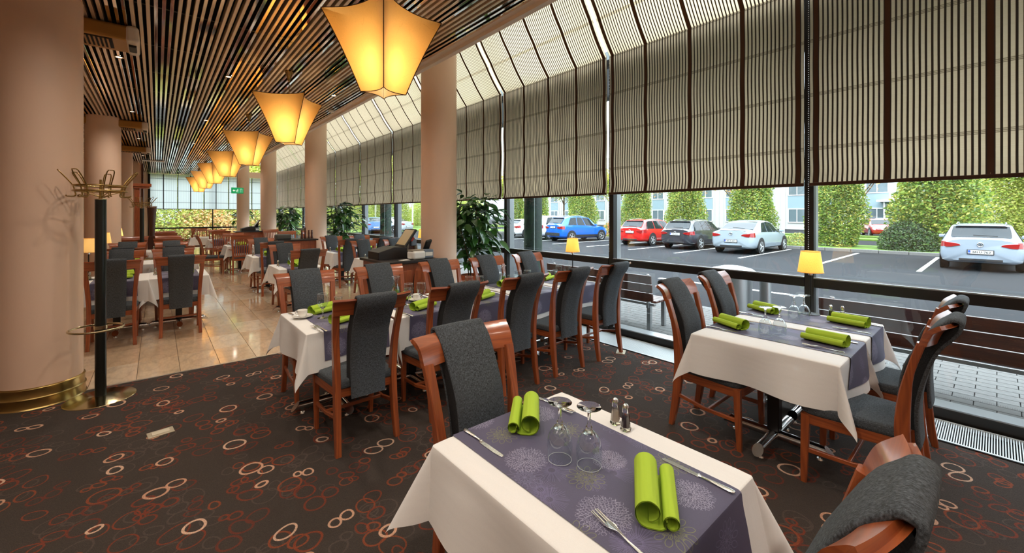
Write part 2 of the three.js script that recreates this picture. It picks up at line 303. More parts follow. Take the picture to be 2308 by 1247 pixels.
// walls
struct('wall_back', box(8.6, 5.9, 0.2, 0.45, 2.85, -BACK + 0.1), M.wallPaint);
struct('wall_left', box(0.2, 3.8, FAR - BACK + 0.4, LEFT - 0.1, 1.8, -(FAR + BACK) / 2), M.wallPaint);
{
  // cross wall with a low window to the left of the hall's end
  const D = 21, z = -(D + 0.1);
  const w = struct('wall_cross', merge([box(1.0, 3.7, 0.2, -3.3, 1.75, z), box(1.15, 3.7, 0.2, -1.02, 1.75, z), box(1.2, 1.35, 0.2, -2.2, 0.575, z), box(1.2, 1.3, 0.2, -2.2, 2.95, z)]), M.wallPaint);
  part('window_pane', box(1.2, 1.05, 0.01, -2.2, 1.775, z), M.glass, w);
  part('blind_strip', metreUV(new THREE.PlaneGeometry(1.16, 0.55).translate(-2.2, 2.06, z + 0.15), 'y'), M.blind, w);
  part('edge_trim', box(0.06, 3.5, 0.24, -0.42, 1.75, z), M.woodDark, w);
  struct('wall_far', merge([box(3.5, 3.7, 0.2, -2.06, 1.75, -FAR - 0.1), box(5.2, 0.3, 0.2, 2.26, 3.68, -FAR - 0.1), box(5.2, 0.12, 0.2, 2.26, 0.03, -FAR - 0.1)]), M.wallPaint);
}
// ceiling: dark void behind single metal slats that run down the hall
{
  const c = struct('ceiling', box(6.5, 0.12, FAR - BACK, -0.68, 3.72, -(FAR + BACK) / 2), M.ceilingVoid);
  const L = FAR - BACK - 0.05, pitch = 0.057, w = 0.028, t = 0.065;
  // an open channel of bent sheet: flat face below, two webs above
  const s = new THREE.Shape(); s.moveTo(-w / 2, t); s.lineTo(-w / 2, 0.003); s.lineTo(-w / 2 + 0.003, 0); s.lineTo(w / 2 - 0.003, 0); s.lineTo(w / 2, 0.003); s.lineTo(w / 2, t); s.lineTo(w / 2 - 0.002, t); s.lineTo(w / 2 - 0.002, 0.003); s.lineTo(-w / 2 + 0.002, 0.003); s.lineTo(-w / 2 + 0.002, t); s.closePath();
  const g = new THREE.ExtrudeGeometry(s, { depth: L, bevelEnabled: false });
  let k = 0;
  for (let X = LEFT + 0.03; X < 2.5; X += pitch) { const q = part('slat', g, M.slat[(k * 7 + (k % 3)) % 4], c); q.position.set(X, CEIL, -FAR + 0.02); q.rotation.z = (rnd() - 0.5) * 0.05; k++; }
  const rails = []; for (let d = -2; d < FAR; d += 1.2) rails.push(box(6.3, 0.02, 0.03, -0.65, CEIL + 0.08, -d));
  part('carrier_rail', merge(rails), M.frameDark, c);
  part('hanger_ledge', box(6.5, 0.1, 0.06, -0.7, 3.62, -FAR + 0.05), M.ceilingVoid, c);
  // beam along the skylight edge: pale soffit band, then up to the roof ridge
  const f = struct('trim_1', merge([box(0.12, 0.16, FAR - BACK, 2.575, CEIL + 0.07, -(FAR + BACK) / 2), box(0.06, 2.3, FAR - BACK, 2.6, 4.6, -(FAR + BACK) / 2)]), M.fascia, 'pale band along the ceiling edge');
  part('shadow_gap', box(0.02, 0.03, FAR - BACK, 2.51, CEIL + 0.02, -(FAR + BACK) / 2), M.ceilingVoid, f);
  struct('roof_slab', box(1.3, 0.16, FAR - BACK + 0.4, 3.1, 5.72, -(FAR + BACK) / 2), M.fascia);
}
// columns
{
  const brass = std({ color: 0xb59b62, metalness: 1, roughness: 0.28 });
  const shaft = (h) => cyl(0.262, 0.262, h, 56, 0, h / 2, 0);
  const bands = lathe([[0.262, 0.175], [0.274, 0.17], [0.276, 0.162], [0.27, 0.158], [0.272, 0.095], [0.281, 0.09], [0.282, 0.082], [0.275, 0.078], [0.277, 0.014], [0.285, 0.01], [0.285, 0.0]], 64);
  let i = 1;
  const rows = [[-0.77, 5.4, 3.52], [-0.81, 11.5, 3.52], [-0.83, 17.4, 3.52], [3.2, 5.42, 5.0], [3.19, 11.7, 5.0], [3.2, 17.9, 5.0], [3.2, 24.0, 5.0]];
  for (const [X, D, h] of rows) {
    const c = struct(`column_${i++}`, null); c.position.set(X, 0, -D);
    part('shaft', shaft(h), M.column, c); part('base_band', bands, brass, c);
  }
}
// window wall: dark frames, panes, spandrel behind the blinds, sloped skylight
const KINK = 3.71, SLOPE = V3(-0.47, 0.883, 0);
{
  let n = 1; const L = Math.sqrt(0.47 ** 2 + 0.883 ** 2) * 2.35;
  struct('wall_right', box(0.2, 0.16, FAR - BACK, 4.85, -0.1, -(FAR + BACK) / 2), M.frameDark);
  struct('roof_eave', merge([box(1.6, 0.12, FAR - BACK, 5.68, 3.86, -(FAR + BACK) / 2), box(0.06, 0.22, FAR - BACK, 6.5, 3.86, -(FAR + BACK) / 2)]), M.frameGrey);
  for (const [a, b] of bays) {
    const w = struct(`window_${n++}`, null), mid = -(a + b) / 2, span = b - a - 0.075;
    part('mullion', rbox(0.075, 3.7, 0.075, 0.004, 4.7, 1.85, -b, 1), M.frameDark, w);
    part('mullion_fin', box(0.11, 3.7, 0.062, 4.785, 1.85, -b), M.frameGrey, w);
    part('rail', rbox(0.075, 0.085, span, 0.004, 4.69, 0.957, mid, 1), M.frameDark, w);
    part('rail_cap', box(0.03, 0.01, span, 4.668, 1.004, mid), M.frameGrey, w); part('rail_back', box(0.11, 0.08, span, 4.782, 0.95, mid), M.frameDark, w);
    part('sill', rbox(0.09, 0.1, span, 0.004, 4.695, 0.035, mid, 1), M.frameDark, w);
    part('sill_cap', box(0.17, 0.012, span, 4.742, 0.09, mid), M.frameGrey, w);
    part('head', rbox(0.09, 0.09, span, 0.004, 4.71, 3.66, mid, 1), M.frameDark, w);
    part('upper_pane', box(0.008, 2.7, span, 4.832, 2.35, mid), M.glass, w);
    part('lower_pane', box(0.008, 0.86, span, 4.832, 0.51, mid), M.glass, w);
    const sk = new THREE.BoxGeometry(0.01, L, b - a - 0.05); const p = part('skylight_pane', sk, M.glass, w); p.rotation.z = Math.atan2(0.47, 0.883); p.position.set(4.86 - 0.47 * 1.1, KINK + 0.02 + 0.883 * 1.1, mid);
    const br = part('skylight_bar', new THREE.BoxGeometry(0.08, L, 0.05), M.frameWhite, w); br.rotation.z = Math.atan2(0.47, 0.883); br.position.set(4.84 - 0.47 * 1.1, KINK + 0.02 + 0.883 * 1.1, -b);
  }
  // window at the far end of the hall
  const w = struct(`window_${n++}`, null), z = -FAR;
  for (let X = -0.3; X < 4.7; X += 2.44) part('mullion', rbox(0.05, 3.5, 0.07, 0.004, X, 1.75, z, 1), M.frameDark, w);
  part('rail', rbox(5, 0.07, 0.07, 0.004, 2.2, 0.93, z, 1), M.frameDark, w);
  part('upper_pane', box(5, 2.55, 0.008, 2.2, 2.22, z), M.glass, w); part('lower_pane', box(5, 0.85, 0.008, 2.2, 0.49, z), M.glass, w);
}
// roman blinds: one cloth per bay that hangs down the slope and then straight down over the window
{
  const words = ['first', 'second', 'third', 'fourth', 'fifth', 'sixth', 'seventh', 'eighth', 'ninth', 'tenth', 'eleventh', 'twelfth'];
  const BX = 4.6, TOP = 2.2, ribGeo = {};
  // the cloth's line in section: [x, y] from the hem up; s is the run of cloth
  const section = []; for (let y = 1.868; y < KINK - 0.001; y += 0.03) { const q = (y - 1.868) / 0.16; section.push([BX - 0.018 * Math.exp(-q * q) * Math.cos(q * 2.4) - 0.006 * Math.sin(y * 9), y]); }
  section.push([BX, KINK]);
  for (let s = 0.06; s <= TOP; s += 0.06) { const sag = 0.05 * Math.sin(Math.PI * ((s % 0.55) / 0.55)) * 0.25 + 0.10 * Math.sin(Math.PI * s / TOP) ; section.push([BX - 0.47 * s - sag * 0.883, KINK + 0.883 * s - sag * 0.47]); }
  const sheet = (w, off, cols, wob) => {
    const P = [], U = [], I = []; let run = 0;
    section.forEach(([x, y], i) => {
      if (i) run += Math.hypot(x - section[i - 1][0], y - section[i - 1][1]);
      for (let c = 0; c <= cols; c++) { const z = (c / cols - 0.5) * w, amp = wob * Math.exp(-run / 0.35) * Math.sin(c * 1.9) ; P.push(x - off + amp, y, z); U.push(z, run); }
    });
    for (let i = 0; i < section.length - 1; i++) for (let c = 0; c < cols; c++) { const a = i * (cols + 1) + c, b = a + 1, d = a + cols + 1, e = d + 1; I.push(a, b, e, a, e, d); }
    const g = new THREE.BufferGeometry(); g.setAttribute('position', new THREE.Float32BufferAttribute(P, 3)); g.setAttribute('uv', new THREE.Float32BufferAttribute(U, 2)); g.setIndex(I); g.computeVertexNormals(); return g;
  };
  const W = BAY - 0.042, cloth = sheet(W, 0, 64, 0.005), rib = sheet(0.034, 0.004, 1, 0), hem = rbox(0.022, 0.03, W, 0.004, BX - 0.016, 1.875, 0, 1);
  const cordGeo = cyl(0.003, 0.003, 2.2, 6, BX - 0.03, 1.0, 0), chain = []; for (let y = 1.1; y < KINK; y += 0.02) chain.push(new THREE.IcosahedronGeometry(0.0045, 0).translate(BX + 0.01, y, 0));
  const chainGeo = merge(chain);
  bays.forEach(([a, b], i) => {
    const t = thing('roman_blind', `brown striped roman blind, ${words[i]} bay from the right along the long window wall`, 'blind', [0, 0, (a + b) / 2], 0, 'striped roman blinds along the window wall');
    part('fabric', cloth, M.blind, t);
    for (const d of [-W / 2 + 0.05, -0.56, 0, 0.56, W / 2 - 0.05]) part('rib_tape', rib, M.blindRib, t).position.z = d;
    part('hem_bar', hem, M.blindRib, t);
    if (i === 1) part('pull_cord', cordGeo, M.black, t).position.z = W / 2 - 1.98 - 0.08;
    part('bead_chain', chainGeo, M.steel, t).position.z = -W / 2 - 0.012;
  });
  // pale blinds at the far end
  const FW = 1.02;
  for (let i = 0; i < 5; i++) {
    const X = -0.28 + FW * (i + 0.5), t = thing('pale_blind', `pale grey panel blind with black seams on the far end window, ${words[i]} from the left`, 'blind', [X, 0, FAR - 0.12], 0, 'pale blinds on the far window');
    part('fabric', metreUV(new THREE.PlaneGeometry(FW - 0.01, 1.66, 8, 8).translate(0, 2.67, 0), 'y'), M.farBlind, t);
    for (const d of [-FW / 2 + 0.02, 0]) part('rib_tape', box(0.035, 1.66, 0.006, d, 2.67, 0.006), M.blackMatte, t);
    part('hem_bar', box(FW - 0.01, 0.03, 0.015, 0, 1.85, 0.004), M.frameDark, t);
  }
}
struct('wall_near', box(0.2, 5.9, D0 - BAY - BACK, 4.75, 2.85, -(D0 - BAY + BACK) / 2), M.wallPaint);
// ================================================================ chairs
// local axes: forward (the way a sitter faces) is -z; turn 0 faces down the hall, turn PI faces back
function seatShape(wb, wf, d0, d1, r, h, y, bev) {
  const s = new THREE.Shape(); s.moveTo(-wb, d0); s.lineTo(wb, d0); s.lineTo(wf, d1 - r); s.quadraticCurveTo(wf, d1, wf - r, d1 + 0.006); s.quadraticCurveTo(0, d1 + 0.025, -wf + r, d1 + 0.006); s.quadraticCurveTo(-wf, d1, -wf, d1 - r); s.closePath();
  const g = new THREE.ExtrudeGeometry(s, { depth: h - 2 * bev, bevelEnabled: true, bevelSize: bev, bevelThickness: bev, bevelSegments: 3, curveSegments: 8 });
  return g.rotateX(-PI / 2).translate(0, y + bev, 0);           // shape y becomes -z: forward
}
const CH = {};
{
  // rear post: splayed foot, bowed forward at the seat, raked back towards the top
  const line = smooth([[0.205, 0, 0.255], [0.2, 0.2, 0.222], [0.197, 0.44, 0.2], [0.203, 0.62, 0.206], [0.214, 0.78, 0.228], [0.2265, 0.95, 0.274]], 16);
  const post = (s) => metreUV(sweepX(line.map(([x, y, z], i) => { const q = i / 16; return [s * x, y, z, 0.0185 + 0.004 * q, lerp(0.017, 0.031, Math.sin(PI * Math.min(1, q * 1.25)))]; })), 'y', s > 0 ? 0.1 : 0.5);
  CH.post = [post(-1), post(1)];
  const front = (s) => metreUV(sweepX([[s * 0.206, 0, -0.232, 0.014, 0.015], [s * 0.209, 0.2, -0.226, 0.018, 0.019], [s * 0.212, 0.415, -0.22, 0.0215, 0.022]]), 'y', s > 0 ? 0.2 : 0.9);
  CH.front = [front(-1), front(1)];
  CH.cushion = metreUV(seatShape(0.185, 0.218, -0.195, 0.232, 0.06, 0.062, 0.418, 0.02), 'z');
  CH.apron = metreUV(seatShape(0.192, 0.226, -0.2, 0.236, 0.06, 0.06, 0.362, 0.003), 'x');
  // crest: a thick board that rolls backwards at the top and widens like a capital at the ends
  const NP = 14, prof = smooth([[0.0, 0.937], [0.011, 0.972], [0.03, 1.012], [0.062, 1.04], [0.078, 1.05]], NP), ring = (x, bow, k) => {
    const f = prof.map(([z, y], i) => V3(x * (1 + 0.08 * (i / NP) ** 2), y + k * 0.006 * i / NP, 0.303 + z - bow)), b = prof.map(([z, y], i) => V3(x * (1 + 0.08 * (i / NP) ** 2), y + 0.002 + (i === NP ? -0.014 : -0.007 * i / NP), 0.303 + z + (i === NP ? 0.008 : 0.031 - 0.006 * i / NP) - bow)).reverse();
    return [...f, ...b];
  };
  const st = []; for (let i = 0; i <= 28; i++) { const x = -0.248 + 0.496 * i / 28, q = Math.abs(x / 0.248); st.push(ring(x, 0.042 * q * q, q * q)); }
  CH.crest = metreUV(loft(st, 0.75), 'x');
  // upholstered band: up the front, over the crest and down the back to below the seat rail
  const front1 = [[0.455, 0.168], [0.6, 0.176], [0.78, 0.2], [0.92, 0.264], [1.004, 0.312], [1.044, 0.352]], top1 = [[1.063, 0.372], [1.065, 0.391], [1.052, 0.407]], back1 = [[1.012, 0.398], [0.967, 0.372], [0.9, 0.326], [0.78, 0.282], [0.6, 0.246], [0.45, 0.246], [0.36, 0.252]];
  const path = smooth([...front1, ...top1, ...back1], 44), T0 = 0.008;
  const rings = path.map(([y, z], i) => {
    const a = path[Math.max(0, i - 1)], b = path[Math.min(44, i + 1)]; let dy = b[0] - a[0], dz = b[1] - a[1]; const l = Math.hypot(dy, dz); dy /= l; dz /= l;
    const w = 0.118 + 0.018 * clamp((y - 0.36) / 0.72, 0, 1), n = [-dz, dy], out = [];
    for (const [u, v] of [[1, 0.4], [0.97, 1], [0.5, 1.25], [0, 1.35], [-0.5, 1.25], [-0.97, 1], [-1, 0.4], [-1, -0.4], [-0.97, -1], [0, -1], [0.97, -1], [1, -0.4]]) out.push(V3(u * w, y - n[0] * v * T0, z - n[1] * v * T0));
    return out;
  });
  CH.band = metreUV(loft(rings, 0.9), 'y');
  // padded core that fills the space between the two faces of the band
  const at = (tab, y) => lin(tab.map(([yy, z]) => [yy, z]).sort((p, q) => p[0] - q[0]), y), coreRings = [];
  for (let i = 0; i <= 14; i++) { const y = lerp(0.46, 1.035, i / 14), w = (0.118 + 0.018 * (y - 0.36) / 0.72) * 0.975, f = at(front1, y), k = at([...back1, [1.04, 0.402]], y); coreRings.push([[w, f + 0.002], [w, k - 0.002], [-w, k - 0.002], [-w, f + 0.002]].map(([x, z]) => V3(x, y, z))); }
  CH.core = metreUV(loft(coreRings, 0.4), 'y');
  const puckers = []; for (let i = 0; i < 17; i++) puckers.push(new THREE.SphereGeometry(1, 6, 5).scale(0.0042, 0.014, 0.0045).rotateX(0.55).translate(-0.116 + i * 0.0145, 1.0, 0.399));
  CH.gather = metreUV(merge(puckers), 'y');
  const sideStretch = (s) => metreUV(sweepX([[s * 0.203, 0.245, 0.215, 0.009, 0.013], [s * 0.206, 0.205, 0.0, 0.009, 0.012], [s * 0.209, 0.2, -0.215, 0.009, 0.013]]), 'z', s);
  CH.side = [sideStretch(-1), sideStretch(1)];
  CH.cross = metreUV(rbox(0.4, 0.024, 0.018, 0.004, 0, 0.204, -0.02, 1), 'x');
  CH.glide = cyl(0.009, 0.011, 0.008, 10, 0, 0.003, 0);
  CH.tenon = metreUV(rbox(0.06, 0.052, 0.024, 0.003, 0, 0.39, 0.206, 1), 'x');
}
function makeChair(label, pos, turn, group) {
  const t = thing('dining_chair', label, 'chair', pos, turn, group);
  for (const k of [0, 1]) { part('leg', CH.post[k], M.wood, t); part('leg', CH.front[k], M.wood, t); part('stretcher', CH.side[k], M.wood, t); }
  part('stretcher', CH.cross, M.wood, t); part('seat_rail', CH.apron, M.wood, t); part('seat', CH.cushion, M.fabric, t); part('top_rail', CH.crest, M.wood, t);
  const b = part('backrest', CH.band, M.fabric, t); part('padding', CH.core, M.fabricDark, b); part('gathered_seam', CH.gather, M.fabric, b);
  return t;
}
const SL = {};
{
  SL.crest = CH.crest;
  const bar = smooth([[0.47, 0.205], [0.65, 0.212], [0.82, 0.262], [0.97, 0.32]], 8);
  SL.slat = metreUV(sweepX(bar.map(([y, z]) => [0, y, z, 0.0125, 0.007])), 'y');
  SL.low = metreUV(rbox(0.39, 0.05, 0.022, 0.004, 0, 0.47, 0.204, 1), 'x');
  SL.post = CH.post;
  const arm = smooth([[0.235, 0.66, 0.21], [0.25, 0.665, 0.05], [0.252, 0.66, -0.1], [0.245, 0.64, -0.17]], 10);
  SL.arm = [-1, 1].map((s) => metreUV(merge([sweepX(arm.map(([x, y, z]) => [s * x, y, z, 0.02, 0.011])), sweepX([[s * 0.222, 0.4, -0.13, 0.013, 0.014], [s * 0.247, 0.655, -0.12, 0.013, 0.014]])]), 'z', s));
}
function makeSlatChair(label, pos, turn, group, arms) {
  const t = thing('slat_chair', label, 'chair', pos, turn, group);
  for (const k of [0, 1]) { part('leg', SL.post[k], M.wood, t); part('leg', CH.front[k], M.wood, t); part('stretcher', CH.side[k], M.wood, t); if (arms) part('armrest', SL.arm[k], M.wood, t); }
  part('seat_rail', CH.apron, M.wood, t); part('seat', CH.cushion, M.fabric, t); part('top_rail', SL.crest, M.wood, t); part('lower_rail', SL.low, M.wood, t);
  for (let i = -3; i <= 3; i++) part('back_slat', SL.slat, M.wood, t).position.x = i * 0.05;
  return t;
}
// ================================================================ tables
const TB = {};
{
  const half = (len, slant) => { // polished tube, cut at a slant at the far end
    const g = new THREE.CylinderGeometry(0.033, 0.033, len, 20, 4); g.rotateZ(PI / 2).translate(len / 2, 0, 0); const p = g.attributes.position;
    for (let i = 0; i < p.count; i++) if (p.getX(i) > len * 0.9) p.setX(i, p.getX(i) - (p.getY(i) + 0.033) * slant);
    const q = g.toNonIndexed(); return BGU.toCreasedNormals(q, 0.6);
  };
  TB.bar = half(0.345, 0.9).translate(0, 0.068, 0);
  TB.glide = merge([cyl(0.006, 0.006, 0.04, 8, 0, 0.022, 0), cyl(0.016, 0.02, 0.012, 12, 0, 0.006, 0)]);
  TB.post = rbox(0.075, 0.6, 0.075, 0.008, 0, 0.395, 0, 2);
  TB.plate = rbox(0.36, 0.02, 0.36, 0.006, 0, 0.7, 0, 1);
}
const TOP_H = 0.735, CLOTH_H = 0.739, RUN_H = 0.7425;
function makeTable(label, X, D, w, d, group, barsAlongX = true) {
  const t = thing('pedestal_table', label, 'table', [X, 0, D], 0, group);
  part('tabletop', metreUV(rbox(w - 0.012, 0.026, d - 0.012, 0.01, 0, TOP_H - 0.014, 0), 'x'), M.woodDark, t);
  part('mounting_plate', TB.plate, M.blackMatte, t); part('post', TB.post, M.black, t);
  for (let k = 0; k < 4; k++) { const a = k * PI / 2, b = part('foot_bar', TB.bar, M.chrome, t); b.rotation.y = a; const g = part('glide', TB.glide, M.steel, b); g.position.set(0.26, 0.0, 0); }
  return t;
}
// draped cloth: a + b half sizes, o overhang; closed = sides that hang straight because another table is there
function drape(a, b, o, opt = {}) {
  const r = 0.014, q = r * PI / 2, A = a - r, B = b - r, { flare = 0.1, ear = 0.36, waves = 0.03, near = {}, ph = 0, pull = 1 } = opt;
  return (u, v) => {
    const su = Math.sign(u) || 1, sv = Math.sign(v) || 1, du = Math.max(0, Math.abs(u) - A), dv = Math.max(0, Math.abs(v) - B), d = Math.hypot(du, dv);
    const cu = clamp(u, -A, A), cv = clamp(v, -B, B);
    if (d === 0) return [u, 0, v];
    const phi = Math.atan2(dv, du), sx = near[su > 0 ? 'px' : 'nx'] ? 0.05 : 1, sz = near[sv > 0 ? 'pz' : 'nz'] ? 0.05 : 1;
    let out, down; if (d < q) { out = r * Math.sin(d / r); down = r - r * Math.cos(d / r); }
    else {
      const e = d - q, c = Math.sin(2 * phi), along = cu * 9 + cv * 11 + ph, wv = waves * (1 - c) * Math.sin(along) * (e / o) * Math.min(1, e / 0.08);
      const psi = flare * (0.55 + 0.45 * Math.sin(along * 0.7 + 1)) * (1 - c * c) + ear * c * c;
      out = r + e * Math.sin(psi) + wv; down = r + e * Math.cos(psi) * pull;
    }
    return [cu + su * out * Math.cos(phi) * sx, -down, cv + sv * out * Math.sin(phi) * sz];
  };
}
function gridSheet(f, us, vs, y0) {
  const P = [], U = [], I = [], n = vs.length;
  for (const u of us) for (const v of vs) { const [x, y, z] = f(u, v); P.push(x, y0 + y, z); U.push(u, v); }
  for (let i = 0; i < us.length - 1; i++) for (let j = 0; j < n - 1; j++) { const p = i * n + j; I.push(p, p + 1, p + n + 1, p, p + n + 1, p + n); }
  const g = new THREE.BufferGeometry(); g.setAttribute('position', new THREE.Float32BufferAttribute(P, 3)); g.setAttribute('uv', new THREE.Float32BufferAttribute(U, 2)); g.setIndex(I); g.computeVertexNormals(); return g;
}
const spread = (a, o, n, m) => { const out = []; for (let i = n; i > 0; i--) out.push(-a - o * i / n); for (let i = 0; i <= m; i++) out.push(-a + 2 * a * i / m); for (let i = 1; i <= n; i++) out.push(a + o * i / n); const r = [0.007, 0.014, 0.021]; return [...out, ...r.map((x) => a - 0.014 + x), ...r.map((x) => -a + 0.014 - x)].sort((x, y) => x - y); };
function dress(X, D, w, d, o, label, group, opt = {}) {
  const f = drape(w / 2, d / 2, o, opt), g = gridSheet(f, spread(w / 2, o, 12, 14), spread(d / 2, o, 12, 16), CLOTH_H);
  const c = thing('tablecloth', label.cloth, 'tablecloth', [X, 0, D], 0, group && group + ', cloths');
  part('cloth', g, M.linen, c);
  // hem: a narrow second layer along the edge
  const rw = opt.rw ?? 0.25, rx = opt.rx ?? 0, drop = opt.drop ?? 0.2, top = (u, v) => { const [x, y, z] = f(u, v), k = y < -0.004 ? 1 : 0; const dz = Math.max(0, Math.abs(v) - d / 2 + 0.014); return [x, y * (k ? 0.985 : 1), z + Math.sign(v) * Math.min(1, dz / 0.014) * 0.006]; };
  const us = []; for (let i = 0; i <= 14; i++) us.push(rx - rw + 2 * rw * i / 14);
  const run = single('table_runner', gridSheet(top, us, spread(d / 2, drop, 9, 24), CLOTH_H + 0.0032), M.runner, label.runner, 'table runner', [X, 0, D], 0, group && group + ', runners');
  return [c, run];
}
// ================================================================ tableware (each origin sits on the table)
const G = {};
{
  // goblet standing on its foot: thin blown bowl, solid drawn stem and foot
  G.bowlGlass = lathe([[0.003, 0.0795], [0.014, 0.083], [0.026, 0.1], [0.0335, 0.124], [0.036, 0.15], [0.0345, 0.18], [0.0325, 0.2]], 44);
  G.stem = lathe([[0, 0], [0.033, 0], [0.034, 0.0015], [0.032, 0.003], [0.02, 0.006], [0.007, 0.012], [0.0048, 0.022], [0.0042, 0.045], [0.0055, 0.062], [0.0095, 0.07], [0.007, 0.076], [0.012, 0.083], [0.017, 0.0895], [0, 0.087]], 36);
  G.rimRing = new THREE.TorusGeometry(0.0324, 0.0009, 8, 44).rotateX(PI / 2).translate(0, 0.2, 0);
  for (const k of ['bowlGlass', 'stem', 'rimRing']) G[k].scale(1.24, 1, 1.24);
  const flip = (g) => g.clone().rotateX(PI).translate(0, 0.2012, 0);
  G.bowlDown = flip(G.bowlGlass); G.stemDown = flip(G.stem); G.rimDown = flip(G.rimRing);
  G.tumbler = lathe([[0.031, 0.004], [0.0335, 0.03], [0.036, 0.1]], 32); G.tumblerBase = lathe([[0, 0], [0.029, 0], [0.0315, 0.004], [0.032, 0.011], [0, 0.01]], 28); G.tumblerRim = new THREE.TorusGeometry(0.036, 0.0008, 6, 36).rotateX(PI / 2).translate(0, 0.1, 0);
  G.carafe = lathe([[0.042, 0.001], [0.0455, 0.006], [0.048, 0.03], [0.047, 0.075], [0.036, 0.125], [0.027, 0.165], [0.026, 0.185], [0.03, 0.21], [0.039, 0.235]], 36); G.carafeRim = new THREE.TorusGeometry(0.039, 0.0014, 8, 36).rotateX(PI / 2).translate(0, 0.235, 0);
  G.water = lathe([[0, 0.0085], [0.0425, 0.0095], [0.0452, 0.03], [0.0445, 0.075], [0.0335, 0.125], [0.031, 0.138], [0, 0.138]], 28);
  G.mint = merge([0, 1, 2, 3].map((k) => new THREE.SphereGeometry(1, 8, 6).scale(0.004, 0.045, 0.011).rotateZ(0.3 * (k - 1.5)).rotateY(k * 1.3).translate(0.006 * (k - 1.5), 0.066, 0.005 * (k % 2))));
  G.saucer = lathe([[0, 0.002], [0.035, 0.002], [0.037, 0], [0.042, 0], [0.05, 0.006], [0.078, 0.016], [0.079, 0.018], [0.077, 0.0185], [0.05, 0.0095], [0.036, 0.007], [0, 0.0068]], 36);
  G.cup = lathe([[0, 0.008], [0.022, 0.008], [0.024, 0.011], [0.028, 0.016], [0.036, 0.035], [0.0385, 0.064], [0.038, 0.0655], [0.0365, 0.064], [0.034, 0.037], [0.026, 0.02], [0, 0.0165]], 32);
  G.handle = tube([[0.036, 0.054, 0], [0.05, 0.056, 0], [0.056, 0.042, 0], [0.046, 0.028, 0], [0.032, 0.026, 0]], 0.0035, 14, 7);
  // napkin: one cloth folded from below into a big roll and a small one (plan along z, section in x-y)
  const sec = []; const spiral = (cx, cy, r0, r1, a0, a1, n) => { for (let i = 0; i <= n; i++) { const t = i / n, a = lerp(a0, a1, t), r = lerp(r0, r1, t); sec.push([cx + r * Math.cos(a), cy + r * Math.sin(a)]); } };
  spiral(0.036, 0.0215, 0.012, 0.0195, -3.4, 3.9, 22); for (let i = 1; i < 5; i++) sec.push([lerp(0.0215, -0.03, i / 5), 0.0022]);
  spiral(-0.017, 0.0335, 0.031, 0.024, 4.2, -1.5, 26);
  const TH = 0.0014, len = 0.2, ring = (z, k) => {
    const L = [], R = []; sec.forEach((p, i) => { const a = sec[Math.max(0, i - 1)], b = sec[Math.min(sec.length - 1, i + 1)], l = Math.hypot(b[0] - a[0], b[1] - a[1]) || 1, nx = -(b[1] - a[1]) / l, ny = (b[0] - a[0]) / l; const zz = z + (i > 27 ? 0.02 * (i - 27) / 26 * Math.sign(z) * (z > 0 ? 1 : 0.3) * -0.6 : 0);
      L.push(V3((p[0] + nx * TH) * k, (p[1] + ny * TH) * k + 0.001, zz)); R.push(V3((p[0] - nx * TH) * k, (p[1] - ny * TH) * k + 0.001, zz)); });
    return [...L, ...R.reverse()];
  };
  G.napkin = metreUV(loft([-0.1, -0.033, 0.033, 0.1].map((z, i) => ring(z, 1 - 0.02 * i)), 0.7, false).scale(1.22, 1.22, 1.22), 'z');
  // cutlery along z, handle at +z
  const bend = (g, f) => { const p = g.attributes.position; for (let i = 0; i < p.count; i++) p.setY(i, p.getY(i) + f(p.getZ(i))); g.computeVertexNormals(); return g; };
  const flat = (pts, th, holes = []) => { const s = new THREE.Shape(pts.map(([x, z]) => new THREE.Vector2(x, -z))); const g = new THREE.ExtrudeGeometry(s, { depth: th, bevelEnabled: true, bevelSize: 0.0004, bevelThickness: 0.0004, bevelSegments: 1 }); return g.rotateX(-PI / 2).translate(0, 0.0008, 0); };
  const handleF = [[0.0026, 0.0], [0.0024, 0.03], [0.0042, 0.07], [0.0072, 0.098], [0.0068, 0.108], [0.003, 0.114]], mir = (h) => [...h, ...h.slice().reverse().map(([x, z]) => [-x, z])];
  const fork = []; fork.push(...handleF.slice().reverse().map(([x, z]) => [x, z]));            // right edge of the handle, towards the neck
  fork.push([0.0032, -0.004], [0.0112, -0.022], [0.0118, -0.038], [0.0112, -0.088], [0.0092, -0.088], [0.0082, -0.045], [0.0063, -0.045], [0.0054, -0.089], [0.0036, -0.089], [0.0028, -0.045], [0.0009, -0.045]);
  const forkShape = [...fork, ...fork.slice().reverse().map(([x, z]) => [-x, z])];
  G.fork = bend(flat(forkShape, 0.0016), (z) => 0.006 * Math.exp(-(((z + 0.008) / 0.03) ** 2)) * 1.3 + (z < -0.06 ? (z + 0.06) ** 2 * 9 : 0) + (z > 0.05 ? (0.115 - z) * 0.02 : 0.0013)).scale(1.1, 1, 1.08);
  const blade = [[0.0085, 0.012], [0.0095, -0.02], [0.0092, -0.07], [0.0065, -0.098], [0.001, -0.107], [-0.006, -0.1], [-0.0062, -0.02], [-0.0052, 0.012]];
  G.blade = flat(blade, 0.0011).scale(1.1, 1, 1.1);
  G.knifeHandle = loft(smooth([[0.012, 0.0058, 0.0032], [0.02, 0.0044, 0.003], [0.05, 0.0052, 0.0034], [0.09, 0.0078, 0.0042], [0.108, 0.007, 0.0038], [0.113, 0.003, 0.002]], 14).map(([z, w, t]) => { const r = []; for (let i = 0; i < 10; i++) { const a = i / 10 * 2 * PI; r.push(V3(w * Math.cos(a), 0.0042 + t * Math.sin(a), z)); } return r; }), 0.9).scale(1.1, 1, 1.1);
  G.collar = new THREE.SphereGeometry(1, 10, 6).scale(0.0075, 0.004, 0.0045).translate(0.001, 0.0042, 0.012);
